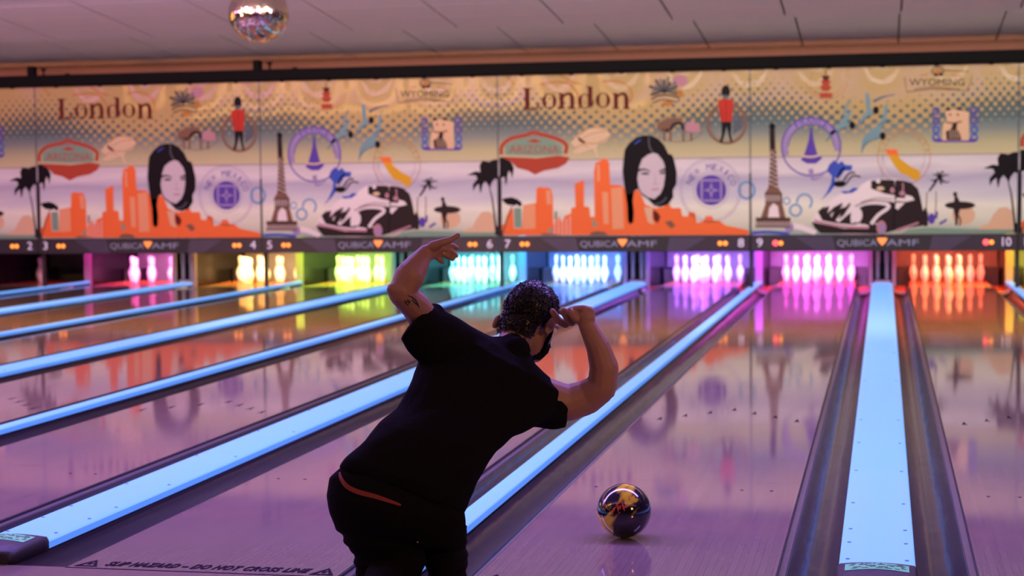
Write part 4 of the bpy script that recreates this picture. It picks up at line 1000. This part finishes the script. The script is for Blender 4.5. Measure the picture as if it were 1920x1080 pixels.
for F, r in zip(fl_, rads): chain(body, [W(x, y, yl+d) for x, y, d in F], [rr(q, yl) for q in r], 10)
yr = -.17
palm_([RW, W(1100, 594, yr), W(1096, 588, yr+.02)], [rr(16, yr), rr(17, yr), rr(14, yr)])
palm_([W(1102, 588, yr+.01), W(1082, 592, yr+.03)], [rr(14, yr), rr(12, yr)])
fr_ = [
    [(1104, 585, .0), (1094, 579, -.01), (1080, 579, .0), (1068, 581, .01)],        # thumb laid over the fist
    [(1094, 590, .03), (1086, 601, .0), (1078, 596, -.02), (1068, 583, -.02)],
    [(1086, 588, .05), (1072, 604, .02), (1064, 596, .005), (1056, 582, .0)],
    [(1080, 590, .07), (1060, 608, .05), (1047, 601, .035), (1036, 584, .03)],
    [(1088, 582, .07), (1072, 585, .085), (1060, 590, .085), (1050, 584, .08)]]
rads = [(12, 8, 7.2, 6), (10, 8.5, 8.2, 6.8), (10, 8.5, 8.2, 6.8), (10, 8, 7.8, 6.4), (9, 6.5, 6, 5)]
for F, r in zip(fr_, rads): chain(body, [W(x, y, yr+d) for x, y, d in F], [rr(q, yr) for q in r], 10)
bme = remesh(body, .0042, 'body', 2, .4)
tree = BVHTree.FromPolygons([v.co.copy() for v in bme.vertices], [tuple(p.vertices) for p in bme.polygons])
mob('body', bme, 'skin')
def hit(tr, px, py, off=.0008):
    d = (W(px, py, 0)-CAM).normalized(); h = tr.ray_cast(CAM, d)
    return None if h[0] is None else h[0]+h[1]*(off if h[1].dot(d) < 0 else -off)
# tattoo marks on the raised upper arm
b = bmesh.new()
def mark(tr, b, pts, w_, off=.0009):
    pr = None; n = len(pts)
    for i, (x, y) in enumerate(pts):
        a = pts[max(i-1, 0)]; c = pts[min(i+1, n-1)]; dx, dy = c[0]-a[0], c[1]-a[1]; l = math.hypot(dx, dy) or 1
        ww = w_*(.35+.65*math.sin(PI*(i+.5)/n)); p = hit(tr, x-dy/l*ww, y+dx/l*ww, off); q = hit(tr, x+dy/l*ww, y-dx/l*ww, off)
        if p is None or q is None: pr = None; continue
        s_ = [b.verts.new(p), b.verts.new(q)]
        if pr: b.faces.new((pr[0], pr[1], s_[1], s_[0]))
        pr = s_
for pts in ([(759, 562), (761, 567), (764, 572)], [(759, 567), (764, 565), (768, 568)], [(764, 572), (768, 567), (767, 562)], [(763, 561), (766, 565), (770, 566)]): mark(tree, b, pts, 1.0)
mark(tree, b, [(764, 554), (772, 557), (779, 563), (783, 570), (786, 577)], 1.7); mark(tree, b, [(772, 562), (779, 569), (784, 573)], 1.2)
mob('tattoo', b, 'tattoo', label='small dark tattoo on the left upper arm')
# ring on the ring finger
b = bmesh.new(); p0, p1 = [W(x, y, yl+d) for x, y, d in (fl_[3][0], fl_[3][1])]; dd = (p1-p0).normalized(); pc = p0.lerp(p1, .8); a = dd.orthogonal().normalized(); c_ = dd.cross(a)
tube(b, [pc+(a*math.cos(2*PI*i/16)+c_*math.sin(2*PI*i/16))*.0125 for i in range(17)], .0016, 6); mob('finger_ring', b, 'gold')
# face
for s in (-1, 1):
    b = bmesh.new(); sphere(b, H(s*.029, .082, -.002), .0115); mob('eye', b, 'eye')
# shirt
sh = bmesh.new()
solid(sh, [section((640, 876), (871, 962), -.50, .125, sq=.9), section((652, 862), (880, 935), -.50, .13, sq=.9), section((690, 827), (906, 888), -.47, .13, sq=.9), section((713, 795), (932, 848), -.43, .13), section((745, 765), (962, 822), -.38, .13), section((772, 708), (1003, 800), -.31, .135), section((788, 645), (1040, 775), -.25, .13), section((822, 604), (1052, 735), -.22, .115), section((872, 607), (1030, 706), -.19, .09), section((922, 630), (1004, 684), -.16, .075), section((937, 628), (1000, 674), -.135, .062), section((944, 626), (994, 662), -.12, .056)])
solid(sh, [section((900, 625), (830, 720), -.26, .10), section((850, 594), (785, 680), -.32, .088), section((822, 578), (762, 655), -.38, .078), section((803, 573), (752, 634), -.42, .07)])
solid(sh, [section((985, 670), (970, 800), -.20, .10), section((1030, 709), (1010, 802), -.19, .085), section((1060, 722), (1045, 803), -.175, .078), section((1074, 738), (1060, 800), -.165, .068)])
sphere(sh, W(815, 588, -.36), .035); sphere(sh, W(960, 652, -.15), .056); sphere(sh, W(970, 656, -.195), .050)
sme = remesh(sh, .0055, 'tshirt', 5, .5)
nrm_ = [v.normal.copy() for v in sme.vertices]
for v in sme.vertices:      # folds in the cloth
    p = v.co; q = Vector((p.x*3.2+p.z*2.2, p.y*3, p.z*4.5-p.x*3.0))
    k = noise.noise(q*1.7)*.010+noise.noise(q*4.3+Vector((3, 1, 7)))*.0045
    v.co += nrm_[v.index]*k
for p in sme.polygons: p.use_smooth = True
mob('tshirt', sme, 'shirt')
#b = bmesh.new(); cr_ = [p for p in section((942, 629), (996, 666), -.125, .058, 24)]; tube(b, cr_+[cr_[0]], .007, 8); mob('collar', b, 'shirt')
# jeans
jn = bmesh.new()
solid(jn, [section((664, 852), (854, 925), -.50, .105), section((644, 872), (869, 952), -.50, .115), section((618, 896), (874, 978), -.50, .125), section((613, 930), (873, 990), -.49, .14), section((620, 965), (874, 1005), -.47, .145), section((632, 995), (874, 1020), -.45, .13), section((655, 1012), (874, 1032), -.43, .10)])
solid(jn, [section((645, 985), (815, 1000), -.46, .12), section((648, 1018), (800, 1020), -.45, .11), section((664, 1045), (794, 1045), -.43, .10), section((668, 1080), (790, 1082), -.40, .09), section((675, 1115), (785, 1118), -.37, .075)])
chain(jn, [KR, KR.lerp(AR, .35), KR.lerp(AR, 1.0)], [.075, .07, .056])
solid(jn, [section((775, 975), (874, 985), -.38, .11), section((790, 1000), (873, 1005), -.34, .10), section((799, 1040), (874, 1040), -.30, .08), section((802, 1080), (875, 1080), -.30, .075), section((806, 1125), (872, 1125), -.31, .07)])
chain(jn, [HIPL, KL], [.095, .070]); sphere(jn, KL, .072)
jme = remesh(jn, .0065, 'jeans', 4, .5)
nrm_ = [v.normal.copy() for v in jme.vertices]
for v in jme.vertices:
    p = v.co; cz = math.exp(-((p.z-.17)/.10)**2); k = noise.noise(Vector((p.x*3, p.y*3, p.z*34)))*.012*cz+noise.noise(p*9)*.004
    v.co += nrm_[v.index]*k
jtree = BVHTree.FromPolygons([v.co.copy() for v in jme.vertices], [tuple(p.vertices) for p in jme.polygons])
stree = BVHTree.FromPolygons([v.co.copy()+Vector(man.location) for v in sme.vertices], [tuple(p.vertices) for p in sme.polygons])
mob('jeans', jme, 'jeans')
def band(pts, w_, name, m, tr, off, label=None):
    b = bmesh.new(); out = []
    for i in range(len(pts)-1):
        p0, p1, p2, p3 = pts[max(i-1, 0)], pts[i], pts[i+1], pts[min(i+2, len(pts)-1)]
        for k in range(6):
            t = k/6; out.append(tuple(.5*(2*b2+(c-a)*t+(2*a-5*b2+4*c-d)*t*t+(-a+3*b2-3*c+d)*t**3) for a, b2, c, d in zip(p0, p1, p2, p3)))
    out.append(pts[-1]); mark(tr, b, out, w_, off); mob(name, b, m, **({'label': label} if label else {}))
band([(638, 886), (641, 898), (652, 912), (672, 922), (705, 931), (735, 941), (752, 947)], 4.6, 'underwear_band', 'redband', jtree, .004, 'rust red underwear band above the jeans')
band([(655, 889), (680, 903), (705, 913), (740, 924)], 1.5, 'underwear_piping', 'redband', stree, .003)
band([(664, 886), (676, 893), (690, 902), (704, 908)], 1.4, 'belt_piping', 'yelband', stree, .004, 'thin mustard yellow piping')
b = bmesh.new(); p = hit(jtree, 783, 1014, .004)
if p is None: p = W(783, 1014, -.5)
sphere(b, p, .0045); mob('rivet', b, 'gold')
# shoes on the floor
def shoe(c, ang, lab):
    b = bmesh.new(); ca, sa = math.cos(ang), math.sin(ang)
    def T(x, y, z): return Vector((c.x+x*ca-y*sa, c.y+x*sa+y*ca, z))
    rings = []
    for y, wd, h in ((-.09, .030, .06), (-.07, .036, .095), (-.02, .038, .10), (.04, .042, .075), (.10, .048, .055), (.15, .045, .045), (.185, .030, .034)):
        rings.append([T(wd*math.cos(2*PI*i/16), y, .014+h*max(0, math.sin(2*PI*i/16))**.8) for i in range(16)])
    loft(b, rings); mob('shoe', b, 'shoe', label=lab)
    b = bmesh.new(); o_ = [(-.028, -.095), (.028, -.095), (.040, -.05), (.040, .03), (.050, .10), (.044, .165), (.02, .195), (-.02, .195), (-.044, .165), (-.050, .10), (-.040, .03), (-.040, -.05)]
    loft(b, [[T(x, y, z) for x, y in o_] for z in (.001, .016)], smooth=False); mob('shoe_sole', b, 'sole')
shoe(Vector((AL.x, AL.y+.02, 0)), .05, 'dark left bowling shoe'); shoe(Vector((AR.x, AR.y, 0)), -.15, 'dark right bowling shoe')
# hair: a cap over the skull, then curls standing off it
hb = bmesh.new()
ellip(hb, H(0, -.022, .026), AX, (.079, .090, .088), 4)
ellip(hb, H(0, -.052, -.040), AX, (.064, .050, .064), 3)
ellip(hb, H(-.006, -.056, -.066), AX, (.054, .042, .046), 3)
for v in hb.verts:
    q = v.co; v.co += (q-HC).normalized()*noise.noise(q*45)*.007
ht = BVHTree.FromBMesh(hb)
bmesh.ops.delete(hb, geom=[f for f in hb.faces if (f.calc_center_median()-HC).dot(f_) > .052 and (f.calc_center_median()-HC).dot(u_) < .045], context='FACES')
for f in hb.faces: f.smooth = True
random.seed(11); n = 0
while n < 1500:
    v = Vector([random.gauss(0, 1) for _ in range(3)]).normalized(); x, y, z = v.x, v.y, v.z
    if y > .55 and z < .45: continue
    if z < -.80 or (z < -.10 and y > -.15): continue
    c0 = H(0, -.022, .01); h = ht.ray_cast(c0+(r_*x+f_*y+u_*z)*.3, -(r_*x+f_*y+u_*z))
    if h[0] is None: continue
    p, nn = h[0], (h[0]-c0).normalized(); n += 1
    t1 = nn.cross(Vector([random.gauss(0, 1) for _ in range(3)])).normalized(); t2 = nn.cross(t1)
    R_ = random.uniform(.004, .009); turns = random.uniform(.5, 1.3); ph = random.uniform(0, 6.28); dn = (-u_*.010+f_*-.004)
    pts = []
    for i in range(9):
        a = ph+2*PI*turns*i/8; pts.append(p+nn*(-.003+.006*math.sin(a*1.1)+random.uniform(.0, .003)+.004*i/8)+t1*math.cos(a)*R_+t2*math.sin(a)*R_*.7+dn*(i/8))
    tube(hb, pts, [.0009, .0015, .0017, .0017, .0016, .0015, .0013, .0010, .0004], 4)
mob('hair', hb, 'hair')
# beard along the jaw
bb = bmesh.new(); ellip(bb, H(.002, .046, -.070), AX, (.053, .060, .055), 4)
bmesh.ops.delete(bb, geom=[v for v in bb.verts if (v.co-HC).dot(u_) > -.050 or (v.co-HC).dot(f_) < .040], context='VERTS')
for v in bb.verts: v.co += (v.co-HC).normalized()*noise.noise(v.co*120)*.005
bmesh.ops.solidify(bb, geom=bb.faces[:], thickness=.004)
for s in (-1, 1):
    tube(bb, [H(s*.076, .014, .012), H(s*.072, .026, -.03), H(s*.060, .036, -.062), H(s*.048, .05, -.09)], [.004, .006, .008, .009], 8)
mob('beard', bb, 'beard')
